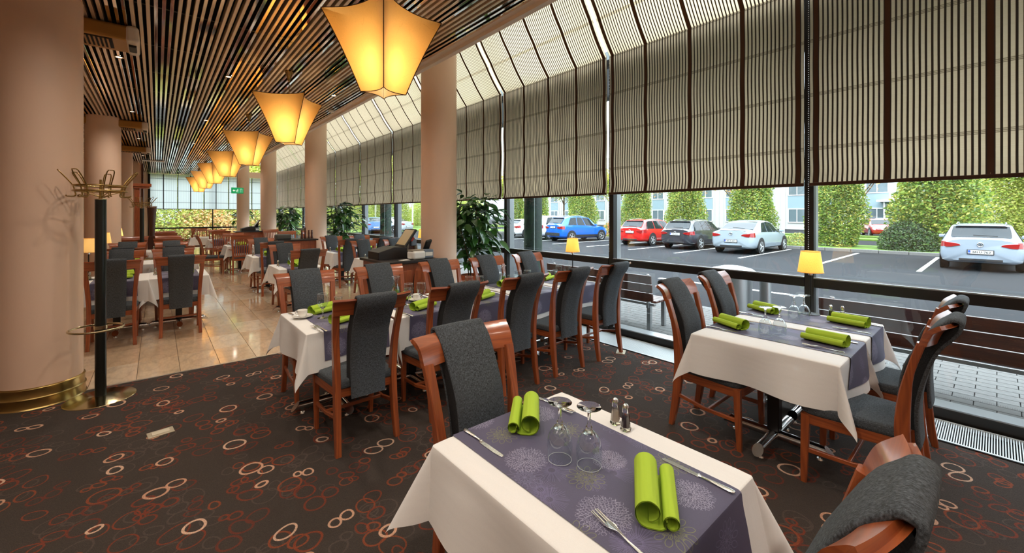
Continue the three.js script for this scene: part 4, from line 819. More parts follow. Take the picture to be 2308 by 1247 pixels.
// ================================================================ potted trees with big glossy leaves
{
  const leaf = (L, W, droop) => {
    const P = [], I = [], n = 6; for (let i = 0; i <= n; i++) { const s = i / n, w = W * Math.sin(Math.PI * Math.pow(s, 0.75)) * 0.5 + (i === 0 ? 0.002 : 0), y = -droop * s * s * L, z = L * s; P.push(-w, y + w * 0.25, z, 0, y - 0.002, z, w, y + w * 0.25, z); }
    for (let i = 0; i < n; i++) { const a = i * 3; I.push(a, a + 1, a + 4, a, a + 4, a + 3, a + 1, a + 2, a + 5, a + 1, a + 5, a + 4); }
    const g = new THREE.BufferGeometry(); g.setAttribute('position', new THREE.Float32BufferAttribute(P, 3)); g.setIndex(I); g.computeVertexNormals(); return g;
  };
  const geos = [leaf(0.17, 0.075, 0.25), leaf(0.19, 0.082, 0.4), leaf(0.15, 0.07, 0.15), leaf(0.18, 0.074, 0.6)];
  const greens = [0x335a2a, 0x40702f, 0x2a4c22, 0x548044].map((c) => phys({ color: c, roughness: 0.3, clearcoat: 0.6, clearcoatRoughness: 0.2, transmission: 0.25, thickness: 0 }));
  const terracotta = std({ color: 0xa04a28, roughness: 0.8 }), bark = std({ color: 0x5b4632, roughness: 0.9 }), soil = std({ color: 0x2a1c12, roughness: 1 });
  function tree(label, X, D, n, lo, hi, rad, sc) {
    const t = thing('potted_tree', label, 'potted plant', [X, 0, D], 0, 'potted trees by the window wall');
    const pot = part('pot', lathe([[0, 0.0], [0.13, 0], [0.165, 0.3], [0.18, 0.3], [0.185, 0.36], [0.168, 0.36], [0.16, 0.32], [0, 0.32]], 32).scale(1, 1.6, 1), terracotta, t); part('soil', cyl(0.158, 0.158, 0.01, 24, 0, 0.525, 0), soil, pot);
    const stems = [];
    for (let k = 0; k < 5; k++) { const a = k * 1.26, r = rad * 0.45; stems.push([[0.04 * Math.cos(a), 0.5, 0.04 * Math.sin(a)], [0.08 * Math.cos(a), lo + 0.1, 0.08 * Math.sin(a)], [r * Math.cos(a + 0.4), (lo + hi) / 2, r * Math.sin(a + 0.4)], [r * 0.9 * Math.cos(a + 0.7), hi - 0.18 - 0.1 * (k % 3), r * 0.9 * Math.sin(a + 0.7)]]); }
    part('stem', merge(stems.map((s) => tube(s, 0.009, 12, 6))), bark, t);
    const more = [];
    for (let i = 0; i < n; i++) {
      const k = i % 5, s = Math.pow(rnd(), 0.8), cv = new THREE.CatmullRomCurve3(stems[k].slice(1).map((p) => V3(...p))), q = cv.getPoint(s), a = rr(0, 6.283), prof = rad * (0.35 + 0.65 * Math.sin(PI * clamp((q.y - lo) / (hi - lo), 0.06, 0.95)));
      const off = rr(0.0, 0.85) * prof * 0.8, y = q.y + rr(-0.08, 0.16);
      const l = part('leaf', geos[i % 4], greens[Math.floor(rnd() * 4)], t); l.position.set(q.x * 0.8 + off * Math.cos(a), y, q.z * 0.8 + off * Math.sin(a)); l.rotation.set(rr(-0.5, 0.7), PI / 2 - a + rr(-0.8, 0.8), rr(-0.5, 0.5), 'YXZ'); l.scale.setScalar(sc * rr(0.75, 1.2));
      if (i >= 300) { l.updateMatrix(); more.push(l.geometry.clone().applyMatrix4(l.matrix)); t.remove(l); }
    }
    if (more.length) part('leaf_mass', merge(more), greens[1], t).userData.kind = 'stuff';
  }
  tree('tall potted tree with glossy leaves beside the column at the cash register', 4.06, 5.8, 520, 0.66, 2.03, 0.58, 1.25);
  tree('potted tree with glossy leaves by the second window column', 3.98, 12.15, 300, 0.72, 2.0, 0.6, 1.35);
  tree('potted tree with glossy leaves by the third window column', 3.95, 18.5, 240, 0.72, 2.0, 0.6, 1.6);
  tree('farthest potted tree by the last column', 3.3, 24.9, 110, 0.8, 2.0, 0.55, 1.3);
}
// ================================================================ serving counters
function counter(label, X, D, w, d, kind) {
  const t = thing('service_counter', label, 'counter', [X, 0, D], 0, 'wooden service counters');
  part('carcass', metreUV(box(w, 0.86, d, 0, 0.53, 0), 'y'), M.wood, t); part('plinth', box(w - 0.06, 0.1, d - 0.06, 0, 0.05, 0), M.blackMatte, t);
  for (const k of [-1, 1]) part('door_panel', metreUV(rbox(w / 2 - 0.06, 0.7, 0.018, 0.004, k * w / 4, 0.52, d / 2 + 0.006, 1), 'y'), M.woodLight, t);
  part('worktop', rbox(w + 0.08, 0.035, d + 0.08, 0.006, 0, 0.983, 0, 2), std({ color: 0x2b2524, roughness: 0.35 }), t);
  return t;
}
counter('wooden service counter with cash register before the first window column', 2.53, 5.33, 0.7, 0.8);
counter('wooden service counter with cutlery boxes before the second window column', 2.56, 11.1, 0.8, 0.55);
counter('wooden service counter far down the hall before the third window column', 2.5, 17.3, 0.82, 0.5);
{
  const C = 1.001, grey = std({ color: 0x6f7d8c, roughness: 0.5 }), beige = std({ color: 0x8a7e6c, roughness: 0.5 }), dark = std({ color: 0x1f1714, roughness: 0.45 });
  const t = thing('cash_register', 'dark cash register with a tilted touch screen on the counter', 'cash register', [2.4, C, 5.42], 0.0);
  const s = new THREE.Shape(); s.moveTo(-0.2, 0); s.lineTo(0.2, 0); s.lineTo(0.2, 0.14); s.lineTo(0.02, 0.15); s.lineTo(-0.2, 0.09); s.closePath();
  part('base', new THREE.ExtrudeGeometry(s, { depth: 0.34, bevelEnabled: true, bevelSize: 0.006, bevelThickness: 0.006, bevelSegments: 1 }).translate(0, 0, -0.17), dark, t);
  const scr = part('screen_housing', rbox(0.03, 0.3, 0.32, 0.01, 0, 0.15, 0), M.frameDark, t); scr.position.set(0.18, 0.14, 0); scr.rotation.z = -0.62; part('screen', box(0.004, 0.25, 0.27, -0.016, 0.155, 0), std({ color: 0xb8ab86, roughness: 0.3 }), scr);
  part('card_slot', box(0.03, 0.06, 0.05, 0.03, 0.16, 0.12), std({ color: 0xb03020, roughness: 0.5 }), scr);
  const a = thing('scanner_stand', 'beige arched scanner stand behind the printer on the counter', 'scanner', [2.72, C, 5.36], 0.2);
  part('arch', tube([[-0.1, 0, 0], [-0.06, 0.2, 0], [0, 0.27, 0], [0.06, 0.2, 0], [0.1, 0, 0]], 0.024, 24, 10), beige, a); part('head', rbox(0.1, 0.1, 0.06, 0.02, 0.03, 0.2, 0), grey, a);
  const p = thing('receipt_printer', 'small white receipt printer in front on the counter', 'printer', [2.62, C, 5.02], 0.15); part('body', rbox(0.2, 0.11, 0.16, 0.03, 0, 0.057, 0, 3), std({ color: 0xe2e0da, roughness: 0.4 }), p); part('cover', rbox(0.19, 0.02, 0.12, 0.008, 0, 0.118, -0.01), beige, p);
  single('paper_slip', box(0.12, 0.002, 0.1), std({ color: 0xf2f0ea, roughness: 0.9 }), 'white paper slip lying on the counter by the printer', 'paper', [2.45, C + 0.001, 5.02], 0.2);
  const m = thing('menu_box', 'brown box of menus standing on the counter by the column', 'box', [2.78, C, 5.58], 0.1); part('case', rbox(0.17, 0.24, 0.1, 0.006, 0, 0.12, 0), M.woodDark, m); for (const k of [0, 1, 2]) part('menu', box(0.15, 0.22, 0.012, 0, 0.2, -0.03 + 0.03 * k), std({ color: 0x6b4030, roughness: 0.7 }), m);
  const c = thing('card_terminal', 'blue-grey card terminal tilted on its stand on the counter', 'card terminal', [2.82, C, 5.08], -0.2); part('stand', rbox(0.13, 0.12, 0.13, 0.012, 0, 0.062, 0), grey, c); part('label_plate', box(0.1, 0.05, 0.004, 0, 0.06, 0.067), std({ color: 0xe4e4de, roughness: 0.6 }), c);
  const d = part('keypad', rbox(0.09, 0.035, 0.19, 0.012, 0, 0, 0), M.frameDark, c); d.position.set(0.0, 0.18, 0); d.rotation.x = -0.75; d.rotation.z = 0.3; part('display', box(0.07, 0.004, 0.05, 0, 0.019, -0.05), std({ color: 0xb9b49a, roughness: 0.3 }), d);
  single('coiled_cable', tube([[-0.12, 0, 0], [-0.02, 0.05, 0.03], [0.1, 0.06, 0], [0.14, 0.0, -0.05], [0.02, 0.012, -0.08], [-0.1, 0.02, -0.03], [0.05, 0.04, 0.04]], 0.005, 48, 7), M.rubber, 'coiled black cable on the counter end by the column', 'cable', [2.84, C + 0.006, 5.3]);
  const b = thing('menu_board', 'arched orange wooden board leaning against the first counter', 'board', [2.66, 0.02, 4.9], 0); const as = new THREE.Shape(); as.moveTo(-0.15, 0); as.lineTo(0.15, 0); as.lineTo(0.12, 0.75); as.quadraticCurveTo(0.1, 0.95, 0, 0.95); as.quadraticCurveTo(-0.1, 0.95, -0.12, 0.75); as.closePath();
  const bp = part('panel', metreUV(new THREE.ExtrudeGeometry(as, { depth: 0.018, bevelEnabled: true, bevelSize: 0.003, bevelThickness: 0.003, bevelSegments: 1 }), 'y'), M.woodLight, b); bp.rotation.x = -0.05;
  part('edge_band', tube([[-0.153, 0, 0.008], [-0.122, 0.75, 0.008], [0, 0.955, 0.008], [0.122, 0.75, 0.008], [0.153, 0, 0.008]], 0.007, 40, 6), M.frameDark, bp);
  // boxes and bottles on the second and third counters
  const k = thing('cutlery_box', 'grey lidded box at the left end of the second counter', 'box', [2.28, C, 11.05], 0); part('body', rbox(0.32, 0.12, 0.26, 0.03, 0, 0.06, 0), std({ color: 0x4a4c48, roughness: 0.6 }), k);
  for (const [i, X] of [2.7, 2.78, 2.86, 2.93].entries()) single('pepper_mill', lathe([[0, 0], [0.028, 0], [0.03, 0.02], [0.02, 0.08], [0.024, 0.14], [0.016, 0.16], [0.022, 0.19], [0.014, 0.21], [0, 0.215]], 16).scale(1, i === 1 ? 1.3 : 1, 1), M.woodDark, `turned dark wooden pepper mill on the second counter, ${ord[i]} from the left`, 'pepper mill', [X, C, 11.1], 0, 'pepper mills on the second counter');
  const r = copyOf(t, [2.45, C, 17.3], 0, 'dark cash register on the far counter down the hall'); r.userData.category = 'cash register';
  const n = copyOf(c, [2.72, C, 17.2], 0, 'blue-grey card terminal on the far counter down the hall');
}
// ================================================================ odds and ends
{
  const o = thing('floor_socket', 'pale rectangular floor socket in the carpet beside the tile edge', 'socket', [0.02, 0.004, 3.97], 0.12), pl = std({ color: 0xb4a890, metalness: 0.5, roughness: 0.4 });
  part('plate', rbox(0.15, 0.008, 0.1, 0.003), pl, o); part('lid', rbox(0.1, 0.006, 0.055, 0.002, 0, 0.005, 0), std({ color: 0xc9bfa8, roughness: 0.5 }), o);
  copyOf(o, [4.08, 0.004, 2.83], 0.5, 'grey floor socket under the rear leg of the last chair of the long row');
  // wooden portal, sconce and post at the left end of the hall
  const p = thing('wooden_portal', 'orange wooden portal with a cornice before the left end wall', 'portal', [-0.62, 0, 19.2], 0);
  for (const x of [-0.32, 0.1]) part('post', metreUV(rbox(0.14, 2.55, 0.2, 0.006, x, 1.275, 0, 1), 'y'), M.wood, p);
  part('cornice', metreUV(merge([rbox(0.95, 0.1, 0.42, 0.01, 0.0, 2.6, 0, 1), rbox(0.85, 0.06, 0.34, 0.006, 0.0, 2.52, 0, 1)]), 'x'), M.woodLight, p);
  const q = thing('newel_post', 'tapered dark wooden post right of the farther coat stand', 'post', [-0.1, 0, 13.9], 0); part('plinth', metreUV(rbox(0.16, 1.05, 0.16, 0.006, 0, 0.525, 0, 1), 'y'), M.woodDark, q); part('shaft', metreUV(lathe([[0.055, 1.05], [0.06, 1.2], [0.09, 1.75], [0.1, 1.8], [0, 1.8]], 4), 'y'), M.woodDark, q);
  const sc = thing('wall_sconce', 'narrow glowing wall sconce on the left post of the portal', 'lamp', [-0.94, 1.45, 19.05], 0); part('shade', lathe([[0, 0], [0.02, 0.02], [0.05, 0.2], [0.035, 0.32], [0.03, 0.33]], 20), M.lampShadeCream, sc); part('bracket', box(0.03, 0.06, 0.1, 0, 0.05, -0.05), M.goldWire, sc);
  part('bulb', new THREE.SphereGeometry(0.02, 10, 8).translate(0, 0.15, 0), M.bulb, sc); const l = new THREE.PointLight(0xffb860, 0.12); l.position.set(0, 0.15, 0); l.castShadow = true; sc.add(l);
}
// ================================================================ outside
const GR = -0.17;
{
  struct('ground', box(170, 0.3, 190, 78, GR - 0.16, -40), M.asphalt, 'dark asphalt car park');
  // paving of concrete blocks along the window wall
  const PL = 0.278, PW = 0.138, g = [0, 1, 2, 3].map((k) => metreUV(rbox(PW - 0.005, 0.06, PL - 0.005, 0.005, 0, 0, 0, 1), 'z', k * 0.3)), mats = [0xffffff, 0xf0eeec, 0xe6e4e4, 0xdcdcde].map((c) => std({ map: T.concrete, color: c, roughness: 0.92 }));
  const p = struct('pavement', box(2.6, 0.06, 30, 6.3, GR - 0.005, -11), std({ color: 0x4a4744, roughness: 1 }), 'pale block paving outside the windows');
  const rest = []; let n = 0;
  for (let r = 0; r < 19; r++) for (let c = -8; c < 95; c++) {
    const X = 5.02 + PW * (r + 0.5), D = c * PL + (r % 2) * PL / 2; if (D > 26) continue;
    if (X < 7.0 && D > -0.7 && D < 4.9 && n < 300) { const b = part('paver', g[Math.floor(rnd() * 4)], mats[Math.floor(rnd() * 4)], p); b.position.set(X, GR + 0.022 + rr(-0.002, 0.002), -D); n++; } else rest.push(g[n++ % 4].clone().translate(X, GR + 0.022, -D));
  }
  const q = part('paver_field', merge(rest), mats[1], p); q.userData.kind = 'stuff';
  part('edge_kerb', box(0.12, 0.1, 30, 7.7, GR + 0.0, -11), M.kerb, p);
  struct('road_verge', metreUV(box(4.0, 0.16, 120, 27.1, GR + 0.02, -20), 'z'), M.turf, 'grass strip behind the parked cars');
  struct('road_verge_far', metreUV(box(2.2, 0.14, 120, 37.2, GR + 0.02, -20), 'z'), M.turf);
  struct('road_verge_yard', metreUV(box(1.6, 0.14, 120, 41.6, GR + 0.02, -20), 'z'), M.turf);
  struct('lawn', metreUV(box(60, 0.1, 40, 0, GR + 0.02, -60), 'z'), M.turf);
  const k = struct('kerb', null); for (let i = -14; i < 40; i++) part('kerb_stone', metreUV(rbox(0.16, 0.2, 0.985, 0.02, 0, 0, 0, 1), 'z', i * 0.2), M.kerb, k).position.set(25.02, GR + 0.03, -i);
  const lines = struct('road_markings', null); for (const D of [-1.05, 1.57, 4.12, 6.78, 9.55, 11.95, 14.6, 17.2, 19.8, 22.4]) part('stripe', box(6.4, 0.006, 0.12, 21.1, GR - 0.006, -D), M.paint, lines);
  for (let i = -3; i < 9; i++) part('stripe', box(0.12, 0.006, 2.2, 32.5, GR - 0.006, -i * 6 - 3), M.paint, lines);
  const d = part('stripe', box(0.16, 0.006, 3.4, 10.6, GR - 0.006, -4.4), M.paint, lines); d.rotation.y = 0; part('stripe', box(0.12, 0.006, 9, 12.4, GR - 0.006, -5), M.paint, lines);
}
// round piers outside the window wall
for (const [X, D, w] of [[6.3, 6.65, 'nearer'], [6.3, 14.4, 'farther']]) {
  const t = thing('canopy_pier', `dark green round pier outside the windows, the ${w} one`, 'pier', [X, GR, D]), m = std({ color: 0x27352f, roughness: 0.45 });
  part('shaft', cyl(0.2, 0.2, 4.6, 40, 0, 2.3, 0), m, t); for (const a of [2.2, 2.2 + PI]) part('seam', box(0.012, 4.6, 0.012, 0.199 * Math.cos(a), 2.3, 0.199 * Math.sin(a)), std({ color: 0x9aa6a0, roughness: 0.4 }), t);
  part('foot_ring', cyl(0.22, 0.22, 0.06, 40, 0, 0.06, 0), m, t);
}
// wooden benches with their backs to the window
{
  const mk = (label, D, len) => {
    const t = thing('outdoor_bench', label, 'bench', [5.55, GR + 0.052, D], 0, 'wooden benches outside');
    for (let i = 0; i < 3; i++) { const b = part('back_plank', metreUV(rbox(0.03, 0.125, len, 0.008, -0.02 + i * 0.012 * -1, 0.5 + i * 0.135, 0, 1), 'z', i * 0.4), M.woodDark, t); b.rotation.z = 0.1; }
    for (let i = 0; i < 4; i++) part('seat_plank', metreUV(rbox(0.095, 0.035, len, 0.008, 0.06 + i * 0.105, 0.42, 0, 1), 'z', i), M.woodDark, t);
    part('seat_rail', rbox(0.05, 0.04, len, 0.006, -0.01, 0.385, 0, 1), M.brushed, t);
    for (const s of [-1, 1]) { part('leg', rbox(0.06, 0.42, 0.06, 0.008, 0.0, 0.21, s * (len / 2 - 0.1), 1), M.brushed, t); part('leg', rbox(0.06, 0.42, 0.06, 0.008, 0.4, 0.21, s * (len / 2 - 0.1), 1), M.brushed, t); part('back_bracket', rbox(0.03, 0.5, 0.04, 0.006, -0.045, 0.58, s * (len / 2 - 0.1), 1), M.brushed, t); }
    return t;
  };
  mk('wooden plank bench outside the right window, back to the glass', 0.1, 2.3); mk('wooden plank bench outside the middle window, ending behind the dining chair', 4.3, 2.1);
  const b = thing('litter_bin', 'round stainless steel litter bin with a domed lid outside the window', 'bin', [6.15, GR + 0.052, 2.42]), r = 0.245;
  part('body', cyl(r, r, 0.8, 48, 0, 0.47, 0), M.brushed, b); part('lid', lathe([[0, 1.0], [0.12, 0.99], [0.25, 0.955], [0.285, 0.93], [0.285, 0.915], [0.24, 0.915], [0, 0.92]], 48), M.brushed, b);
  for (let k = 0; k < 4; k++) part('lid_post', box(0.03, 0.08, 0.02, 0.2 * Math.cos(k * PI / 2 + 0.6), 0.88, 0.2 * Math.sin(k * PI / 2 + 0.6)), M.brushed, b); part('foot', cyl(0.2, 0.2, 0.08, 32, 0, 0.04, 0), M.blackMatte, b);
  const a = thing('ash_tube', 'narrow steel ash tube standing beside the litter bin', 'ashtray', [6.2, GR + 0.052, 2.02]); part('tube', cyl(0.07, 0.07, 0.88, 28, 0, 0.44, 0), M.brushed, a); part('cap', cyl(0.075, 0.075, 0.05, 28, 0, 0.9, 0), M.steel, a);
}
// ================================================================ cars: rear at x = 0, nose towards +x
const tyreGeo = lathe([[0.2, -0.1], [0.29, -0.105], [0.315, -0.085], [0.325, 0], [0.315, 0.085], [0.29, 0.105], [0.2, 0.1]], 36).rotateX(PI / 2);
const rimGeo = (() => {
  const L = [lathe([[0.2, 0.0], [0.212, 0.09], [0.222, 0.098], [0.226, 0.09]], 36).rotateX(PI / 2), cyl(0.045, 0.05, 0.03, 16).rotateX(PI / 2).translate(0, 0, 0.075)];
  for (let k = 0; k < 5; k++) { const s = box(0.17, 0.05, 0.022, 0.12, 0, 0.075); s.rotateZ(k * 2 * PI / 5); L.push(s); const q = box(0.18, 0.022, 0.02, 0.12, 0.03, 0.07); q.rotateZ(k * 2 * PI / 5); L.push(q); }
  return merge(L);
})();
const alloy = std({ color: 0xd4d7da, roughness: 0.35, metalness: 0.35 });
const hubGeo = cyl(0.2, 0.2, 0.02, 28).rotateX(PI / 2);
const carGlass = phys({ color: 0x1c242a, roughness: 0.05, specularIntensity: 0.6 }), lampRed = phys({ color: 0x8e1517, roughness: 0.15, clearcoat: 1 }), plastic = std({ color: 0x1e1f22, roughness: 0.7 }), lampClear = phys({ color: 0xe8eef2, roughness: 0.1, clearcoat: 1, metalness: 0.3 });
const SHAPES = {
  wagon: { L: 4.56, W: 1.8, H: 1.48, belt: [[0, 0.93], [0.1, 0.94], [0.5, 0.9], [0.72, 0.9], [0.8, 0.88], [0.95, 0.74], [1, 0.6]], roof: [[0, 0.99], [0.03, 1.08], [0.1, 1.395], [0.16, 1.45], [0.35, 1.48], [0.5, 1.46], [0.57, 1.4], [0.72, 0.97], [0.78, 0.92], [0.9, 0.84], [0.96, 0.76], [1, 0.62]], rear: [0.022, 0.098], side: [0.05, 0.7, 0.13, 0.565], plate: 0.77 },
  suv: { L: 4.28, W: 1.78, H: 1.65, belt: [[0, 1.02], [0.2, 1.04], [0.5, 0.99], [0.74, 0.97], [0.82, 0.95], [0.95, 0.8], [1, 0.66]], roof: [[0, 1.08], [0.03, 1.2], [0.1, 1.53], [0.17, 1.6], [0.35, 1.65], [0.5, 1.62], [0.58, 1.55], [0.72, 1.06], [0.78, 1.0], [0.9, 0.92], [0.96, 0.82], [1, 0.68]], rear: [0.024, 0.098], side: [0.12, 0.7, 0.2, 0.575], plate: 0.93 },
  sedan: { L: 4.84, W: 1.86, H: 1.5, belt: [[0, 0.96], [0.1, 0.98], [0.5, 0.92], [0.72, 0.91], [0.8, 0.88], [0.95, 0.74], [1, 0.6]], roof: [[0, 1.02], [0.06, 1.05], [0.13, 1.1], [0.27, 1.4], [0.36, 1.47], [0.45, 1.5], [0.53, 1.46], [0.6, 1.38], [0.73, 0.98], [0.79, 0.93], [0.9, 0.85], [0.96, 0.76], [1, 0.62]], rear: [0.125, 0.29], side: [0.2, 0.71, 0.31, 0.58], plate: 0.58 },
  hatch: { L: 3.95, W: 1.66, H: 1.42, belt: [[0, 0.93], [0.1, 0.94], [0.5, 0.9], [0.7, 0.9], [0.8, 0.88], [0.95, 0.74], [1, 0.6]], roof: [[0, 0.98], [0.04, 1.1], [0.13, 1.34], [0.22, 1.41], [0.4, 1.42], [0.52, 1.4], [0.57, 1.35], [0.72, 0.97], [0.8, 0.92], [0.9, 0.85], [0.96, 0.76], [1, 0.62]], rear: [0.03, 0.125], side: [0.12, 0.7, 0.2, 0.565], plate: 0.8 },
};
function car(label, kind, color, X, D, turn, opt = {}) {
  const s = { ...SHAPES[kind] }; if (opt.plateY) s.plate = opt.plateY; const t = thing('car', label, 'car', [X, GR, D], turn, opt.group), { L, W } = s, hw = W / 2;
  const paint = phys({ color, roughness: 0.32, metalness: opt.metal ?? 0.35, clearcoat: 1, clearcoatRoughness: 0.05 });
  const plan = [[-0.012, 0.78], [0, 0.86], [0.02, 0.94], [0.07, 0.985], [0.2, 1], [0.75, 1], [0.88, 0.96], [0.95, 0.86], [0.985, 0.72], [1, 0.6]];
  const under = [[-0.012, 0.33], [0, 0.28], [0.03, 0.25], [0.1, 0.22], [0.9, 0.2], [0.97, 0.24], [1, 0.34]];
  // point of the half section: k 0..9 from the underside over the flank and the belt to the middle of the roof
  const S = (q, k, side, off = 0) => {
    const w = hw * lin(plan, q), yb = lin(under, q), yl = lin(s.belt, q), yr = Math.max(yl + 0.03, lin(s.roof, q)), open = clamp((yr - yl) / (s.H - 0.93), 0, 1), wr = lerp(w * 0.86, w * 0.7, open);
    const pts = [[0, yb], [w * 0.8, yb], [w * 0.95, yb + 0.07], [w * 0.995, yb + 0.24], [w, lerp(yb, yl, 0.62)], [w * 0.965, yl - 0.02], [lerp(w * 0.95, wr, 0.5), lerp(yl, yr - 0.05, 0.52)], [wr, yr - 0.045], [wr * 0.72, yr - 0.008], [0, yr]];
    const i = Math.min(8, Math.floor(k)), f = k - i, z = lerp(pts[i][0], pts[i + 1][0], f), y = lerp(pts[i][1], pts[i + 1][1], f);
    return V3(q * L, y + off * (k > 7 ? 1 : 0.2), side * (z + off * (k < 7.5 && k > 1 ? 1 : 0.2)));
  };
  const qs = []; for (let i = 0; i <= 60; i++) qs.push(lerp(-0.012, 1, i / 60)); const ks = []; for (let k = 0; k <= 9; k += 0.5) ks.push(k);
  const body = loft(qs.map((q) => [...ks.map((k) => S(q, k, 1)), ...ks.slice(0, -1).reverse().slice(0, -1).map((k) => S(q, k, -1))]), 0.95);
  part('body', body, paint, t);
  const patch = (f, n = 10, m = 4) => { const P = [], I = []; for (let i = 0; i <= n; i++) for (let j = 0; j <= m; j++) { const p = f(i / n, j / m); P.push(p.x, p.y, p.z); } for (let i = 0; i < n; i++) for (let j = 0; j < m; j++) { const a = i * (m + 1) + j; I.push(a, a + 1, a + m + 2, a, a + m + 2, a + m + 1); } const g = new THREE.BufferGeometry(); g.setAttribute('position', new THREE.Float32BufferAttribute(P, 3)); g.setIndex(I); g.computeVertexNormals(); return g; };
  const [b0, b1, t0, t1] = s.side;
  for (const sd of [-1, 1]) {
    const span = [[0, 0.3], [0.325, 0.6], [0.625, 1]];
    for (const [a, b] of span) part('side_window', patch((u, v) => { const uu = lerp(a, b, u); return S(lerp(lerp(b0, b1, uu), lerp(t0, t1, uu), v), lerp(5.15, 6.86, v), sd, 0.009); }, 8, 4), carGlass, t);
    part('tail_light', patch((u, v) => S(lerp(-0.004, 0.055, u), lerp(4.25, 5.0, v), sd, 0.012), 6, 4), lampRed, t);
    part('headlight', patch((u, v) => S(lerp(0.93, 0.985, u), lerp(4.3, 5.2, v), sd, 0.008), 6, 4), lampClear, t);
    part('sill', patch((u, v) => S(lerp(0.16, 0.84, u), lerp(2.0, 2.9, v), sd, 0.006), 10, 3), kind === 'suv' ? plastic : paint, t);
    const mir = part('mirror', rbox(0.1, 0.12, 0.2, 0.03, lerp(b0, b1, 0.93) * L + 0.02, lin(s.belt, 0.66) + 0.08, sd * (hw + 0.08), 2), opt.dark ? plastic : paint, t);
    for (const q of [0.185, 0.81]) {
      part('wheel_arch', new THREE.CylinderGeometry(0.385, 0.385, 0.02, 30).rotateX(PI / 2).translate(q * L, 0.345, sd * (hw - 0.004)), plastic, t);
      const w = part('wheel', tyreGeo, M.rubber, t); w.position.set(q * L, 0.325, sd * (hw - 0.09)); w.rotation.y = sd > 0 ? 0 : PI; part('rim', rimGeo, alloy, w).position.z = 0.01; part('brake_disc', hubGeo, plastic, w).position.z = 0.03;
    }
  }
  const rw = (q) => Math.abs(S(q, 7.1, 1).z);
  part('rear_window', patch((u, v) => { const q = lerp(s.rear[0], s.rear[1], v), p = S(q, 9, 1, 0.012); p.z = (u * 2 - 1) * rw(q) * 0.93; p.y -= 0.012 * Math.abs(u * 2 - 1); p.x -= 0.012; return p; }, 10, 6), carGlass, t);
  part('windscreen', patch((u, v) => { const q = lerp(0.715, 0.585, v), p = S(q, 9, 1, 0.012); p.z = (u * 2 - 1) * rw(q) * 0.93; p.y -= 0.012 * Math.abs(u * 2 - 1); p.x += 0.012; return p; }, 10, 6), carGlass, t);
  part('bumper_trim', rbox(0.03, kind === 'suv' ? 0.2 : 0.07, W * (kind === 'suv' ? 0.74 : 0.5), 0.012, -0.055, kind === 'suv' ? 0.47 : 0.36, 0, 2), plastic, t);
  for (const sd of [-1, 1]) { const q = new THREE.Shape(); q.moveTo(0, -0.07); q.lineTo(sd * 0.03, 0.075); q.lineTo(-sd * 0.2, 0.05); q.quadraticCurveTo(-sd * 0.33, 0.02, -sd * 0.31, -0.015); q.lineTo(-sd * 0.12, -0.065); q.closePath(); part('boot_light', new THREE.ExtrudeGeometry(q, { depth: 0.03, bevelEnabled: true, bevelSize: 0.006, bevelThickness: 0.008, bevelSegments: 2 }).rotateY(-PI / 2).translate(-0.038, lin(s.belt, 0) - 0.12, sd * hw * 0.82), lampRed, t); }
  const pl = part('number_plate', rbox(0.012, 0.115, 0.52, 0.004, -0.082 - (s.plate < 0.7 ? 0.0 : 0), s.plate, 0, 1), std({ color: 0xb8b8b6, roughness: 0.5 }), t); part('plate_frame', rbox(0.014, 0.15, 0.56, 0.006, -0.072, s.plate, 0, 1), plastic, t);
  if (opt.plate) { const tx = canvasTex(512, 112, (g, w, h) => { g.fillStyle = '#bcbcba'; g.fillRect(0, 0, w, h); g.fillStyle = '#1f4aa8'; g.fillRect(0, 0, 52, h); g.fillStyle = '#ffffff'; g.font = 'bold 30px sans-serif'; g.fillText('FIN', 2, 100); g.fillStyle = '#161616'; g.font = 'bold 92px sans-serif'; g.textAlign = 'center'; g.fillText(opt.plate, 282, 90, 430); }); part('plate_face', new THREE.PlaneGeometry(0.51, 0.108).rotateY(-PI / 2).translate(-0.0065, 0, 0), std({ map: tx, roughness: 0.5 }), pl).position.set(-0.0825, s.plate, 0); }
  if (opt.emblem) {
    const e = new THREE.Group(), r = 0.062, bits = [new THREE.TorusGeometry(r, 0.008, 8, 32)]; const bar = (x0, y0, x1, y1) => { const l = Math.hypot(x1 - x0, y1 - y0); return box(l, 0.012, 0.01).rotateZ(Math.atan2(y1 - y0, x1 - x0)).translate((x0 + x1) / 2, (y0 + y1) / 2, 0); };
    if (opt.emblem === 'two') bits.push(bar(-0.028, 0.054, 0, 0.006), bar(0.028, 0.054, 0, 0.006), bar(-0.055, 0.026, -0.026, -0.05), bar(-0.026, -0.05, 0, 0), bar(0.055, 0.026, 0.026, -0.05), bar(0.026, -0.05, 0, 0));
    else bits.push(bar(-0.085, -0.012, 0.03, -0.004), bar(0.085, 0.012, -0.03, 0.004), bar(-0.03, 0.004, 0.03, -0.004));
    part('emblem', merge(bits).rotateY(-PI / 2).translate(-0.075, lin(s.belt, 0) - (kind === 'sedan' ? 0.06 : 0.1), 0), M.chrome, t);
  }
  if (kind === 'wagon' || kind === 'suv') for (const sd of [-1, 1]) part('roof_rail', tube([0.16, 0.25, 0.4, 0.52].map((q, i) => { const p = S(q, 7.6, sd); return [p.x, p.y + (i % 3 ? 0.045 : 0.01), p.z]; }), 0.014, 16, 6), opt.rail ?? M.brushed, t);
  part('aerial', cyl(0.004, 0.006, 0.16, 6).rotateZ(0.5).translate(0.17 * L, s.H + 0.05, 0), plastic, t);
  part('wiper', box(0.012, 0.02, 0.5).rotateX(0.05).translate(s.rear[0] * L - 0.02, lin(s.roof, s.rear[0]) + 0.05, 0.1), plastic, t);
